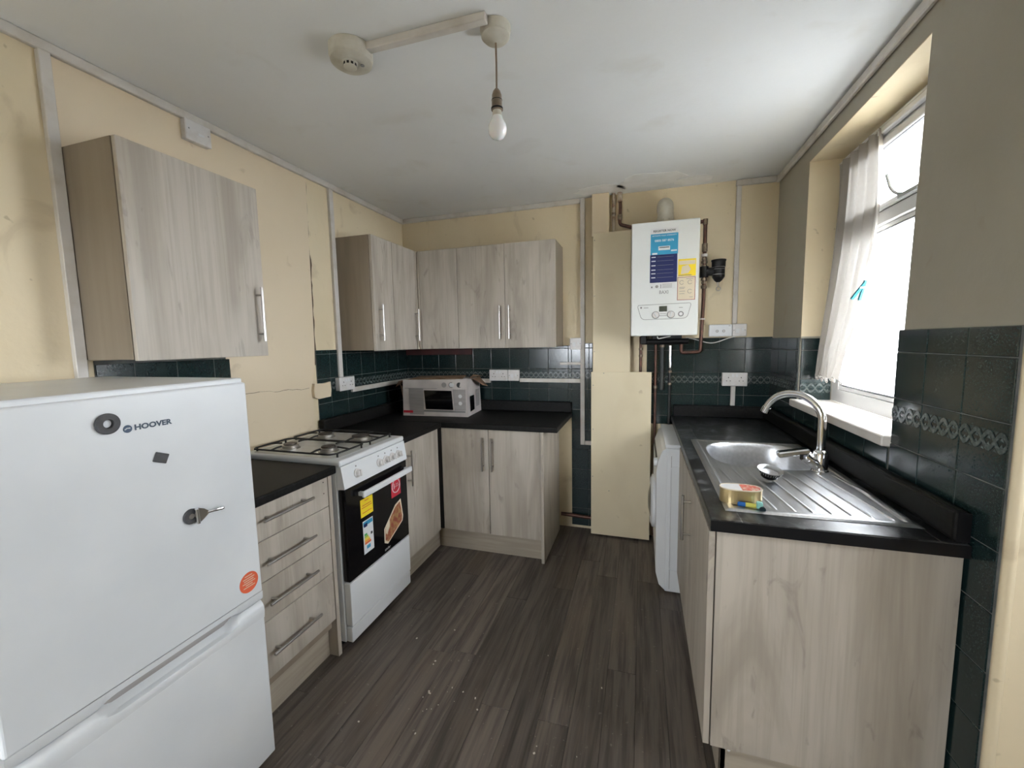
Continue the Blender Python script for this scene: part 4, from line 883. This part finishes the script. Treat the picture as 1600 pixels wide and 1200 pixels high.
socket('fused_spur', 'white fused spur right of the heating controller', 'switch', (2.508, -.001, 1.490), X, -Y, .086, .082, .028, 'spur')
socket('double_socket', 'white double socket above the sink worktop', 'socket', (2.488, -TD, 1.165), X, -Y, .152, .090, .034, 'double')
GT = 'white cable trunking on the walls'
def trunk(label, boxes, loc, m=None):
    b = MB()
    for a in boxes: b.box(*a, .002)
    return single('cable_trunking', b, m or M_trunk, label, 'trunking', loc, GT)
trunk('wide white vertical trunking left of the wall cupboard above the fridge', [(0, .022, -2.172, -2.148, .02, H-.037)] and [(0, .022, -2.178, -2.1465, .02, H-.037)], (0, -2.16, .02))
trunk('thin white vertical trunking left of the corner wall cupboards', [(0, .020, -.862, -.827, 1.230, H-.037)], (0, -.845, 1.23))
trunk('white horizontal trunking along the left wall tiles to the corner', [(TD, TD+.018, -.750, -TD-.002, 1.120, 1.152)], (0, -.37, 1.12))
trunk('white horizontal trunking along the back wall tiles behind the microwave box', [(TD+.018, .752, -TD-.018, -TD, 1.120, 1.152)], (.4, -.01, 1.12))
trunk('white horizontal trunking right of the two back wall sockets', [(.993, 1.462, -TD-.018, -TD, 1.128, 1.158)], (1.2, -.01, 1.128))
trunk('long white vertical trunking between the wall cupboards and the pipe boxing', [(1.463, 1.495, -TD-.018, -.0008, .66, H-.002)], (1.48, 0, .66))
trunk('short white trunking foot at the bottom of the long vertical trunking', [(1.4955, 1.552, -TD-.018, -TD, .660, .690)], (1.52, -.01, .66))
trunk('short white horizontal strip on the tiles under the fused spur', [(1.308, 1.462, -TD-.014, -TD, 1.262, 1.282)], (1.38, -.01, 1.262))
trunk('white vertical trunking from the ceiling to the fused spur right of the boiler', [(2.466, 2.494, -.018, 0, 1.532, H-.041)], (2.48, 0, 1.532))
trunk('short white vertical trunking under the socket above the sink worktop', [(2.470, 2.498, -TD-.016, -TD, .986, 1.119)], (2.484, -.01, .986))
ca = []
for i in range(25): s = i/24; ca.append((2.18+.30*s, -.05-.02*math.sin(math.pi*s), 1.445-.030*math.sin(math.pi*s)+.006*math.sin(9*s)))
single('white_cable', MB().tube(ca, .0034, 8), M_plast, 'white cable drooping from the boiler to the heating controller', 'cable', (2.3, -.05, 1.43))

# ceiling fittings
t = thing('smoke_alarm', 'round white smoke alarm on the ceiling', 'smoke alarm', (.930, -1.802, H-.001))
part('base', MB().lathe((.930, -1.802, H-.001), -Z, [(.072, 0), (.072, .030), (.070, .034)], 40), M_oldpl, t)
part('cover', MB().lathe((.930, -1.802, H-.034), -Z, [(.070, 0), (.068, .012), (.056, .020), (.03, .021)], 40), M_oldpl, t)
part('sensor_cap', MB().lathe((.934, -1.815, H-.053), -Z, [(.026, 0), (.026, .004), (.022, .006), (.022, .016), (.018, .018)], 28), M_oldpl, t)
vg = MB()
for k in range(10): a = 2*math.pi*k/10; vg.obox((.934+.0215*math.cos(a), -1.815+.0215*math.sin(a), H-.064), (-math.sin(a), math.cos(a), 0), (math.cos(a), math.sin(a), 0), Z, .004, .0008, .004)
part('vent_slot', vg, M_dark, t, kind='stuff')
part('test_button', MB().lathe((.965, -1.790, H-.0535), -Z, [(.007, 0), (.007, .003)], 14), M_greyink, t)
single('ceiling_conduit', MB().obox((1.212, -1.800, H-.0135), Vector((.999, .012, 0)).normalized(), Vector((-.012, .999, 0)), Z, .212, .0135, .0125, .002), M_trunk, 'white trunking on the ceiling from the smoke alarm to the light', 'trunking', (1.208, -1.795, H-.026), GT)
lx, ly = 1.432, -1.735
t = thing('pendant_light', 'bare bulb hanging on a brown flex from a ceiling rose', 'light', (lx, ly, H-.001))
part('ceiling_rose', MB().lathe((lx, ly, H-.001), -Z, [(.050, 0), (.050, .012), (.047, .016), (.046, .030), (.036, .040), (.012, .044), (.006, .048)], 36), M_oldpl, t)
part('flex', MB().tube([(lx, ly, H-.046), (lx+.001, ly, 2.34), (lx, ly, 2.250)], .0032, 8), M_flex, t)
part('lamp_holder', MB().lathe((lx, ly, 2.262), -Z, [(.006, 0), (.012, .008), (.016, .020), (.0165, .034), (.0172, .035), (.0172, .056), (.019, .058), (.019, .066), (.015, .068)], 24), mat('brown_bakelite', (.22, .17, .115), (.16, .12, .08), (30, 30, 30), .4), t)
part('holder_ring', MB().lathe((lx, ly, 2.2275), -Z, [(.0178, 0), (.0178, .0018)], 24).lathe((lx, ly, 2.203), -Z, [(.0195, 0), (.0195, .006)], 24), M_dark, t)
bl = part('bulb', MB().lathe((lx, ly, 2.200), -Z, [(.013, 0), (.014, .010), (.016, .022), (.022, .036), (.029, .050), (.031, .064), (.028, .078), (.020, .089), (.010, .0945), (.001, .096)], 32), M_bulb, t)
part('bulb_collar', MB().lathe((lx, ly, 2.196), -Z, [(.0142, 0), (.0165, .020), (.0215, .031)], 24, False), M_oldpl, t)

# ------------------------------------------------------------------ net curtain and peg
t = thing('net_curtain', 'dingy white lace net curtain bunched at the far side of the window', 'curtain', (2.83, -.70, 1.21))
def curt(u, v):      # v 0 top .. 1 bottom
    z = 2.300-1.07*v
    ya = -.512+.008*v if v < .5 else -.508; wdt = .39+.07*math.sin(math.pi*min(1, v*1.1))-.14*v*v
    yb = ya-wdt
    y = ya+(yb-ya)*u
    x = 2.838-.042*v*v*(1-.35*u)-.012*v+.013*math.sin(u*29+1.2*math.sin(v*3))*(.6+.5*v)+.007*math.sin(u*61+v*4)
    return (min(x, 2.848), y, z+.008*math.sin(u*40)*max(0, v-.97)/.03)
m_ = MB().grid(curt, 110, 60); m_.sm = True; part('net', m_, M_lace, t)
sc2 = MB()
for i in range(16):
    x, y, z = curt((i+.5)/16, 1.0); n_ = Vector((1, 0, 0))
    sc2.tube(arc((x, y, z-.006), Y, Z, .009, 0, 360, 12)[:-1], .0024, 5, True)
part('lace_hem', sc2, M_lace, t)
part('curtain_wire', MB().cyl((2.840, -.500, 2.302), (2.840, -1.44, 2.296), .003, n=8), M_plast, t)
pc = Vector((2.800, -.925, 1.632))
t = thing('clothes_peg', 'teal plastic clothes peg clipped to the net curtain', 'peg', pc)
for sg, q in ((-1, .0), (1, .012)):
    d_ = Vector((-.30+.20*sg, .25, -.90)).normalized(); s_ = d_.cross(Y).normalized(); part('prong', MB().obox(pc+Vector((-.010+.007*sg, .0, .0)), s_, d_.cross(s_), d_, .006, .006, .042, .002), M_teal, t)
part('spring', MB().cyl(pc+Vector((-.016, -.006, .012)), pc+Vector((.006, -.006, .012)), .005, n=10), M_handle, t)

# ------------------------------------------------------------------ crumbs on the floor
cr = MB(); r3 = random.Random(11)
for k in range(34):
    if k < 14: x, y = r3.gauss(1.13, .05), r3.gauss(-1.72, .06)
    else: x, y = r3.uniform(.75, 2.0), r3.uniform(-2.0, -.3)
    s = r3.uniform(.0008, .0026); cr.obox((x, y, s*.5), (math.cos(k), math.sin(k), 0), (-math.sin(k), math.cos(k), 0), Z, s*1.4, s, s*.5)
o = single('floor_crumbs', cr, M_crumb, 'scattered pale crumbs on the dark plank floor', 'crumbs', (1.2, -1.5, 0)); o['kind'] = 'stuff'
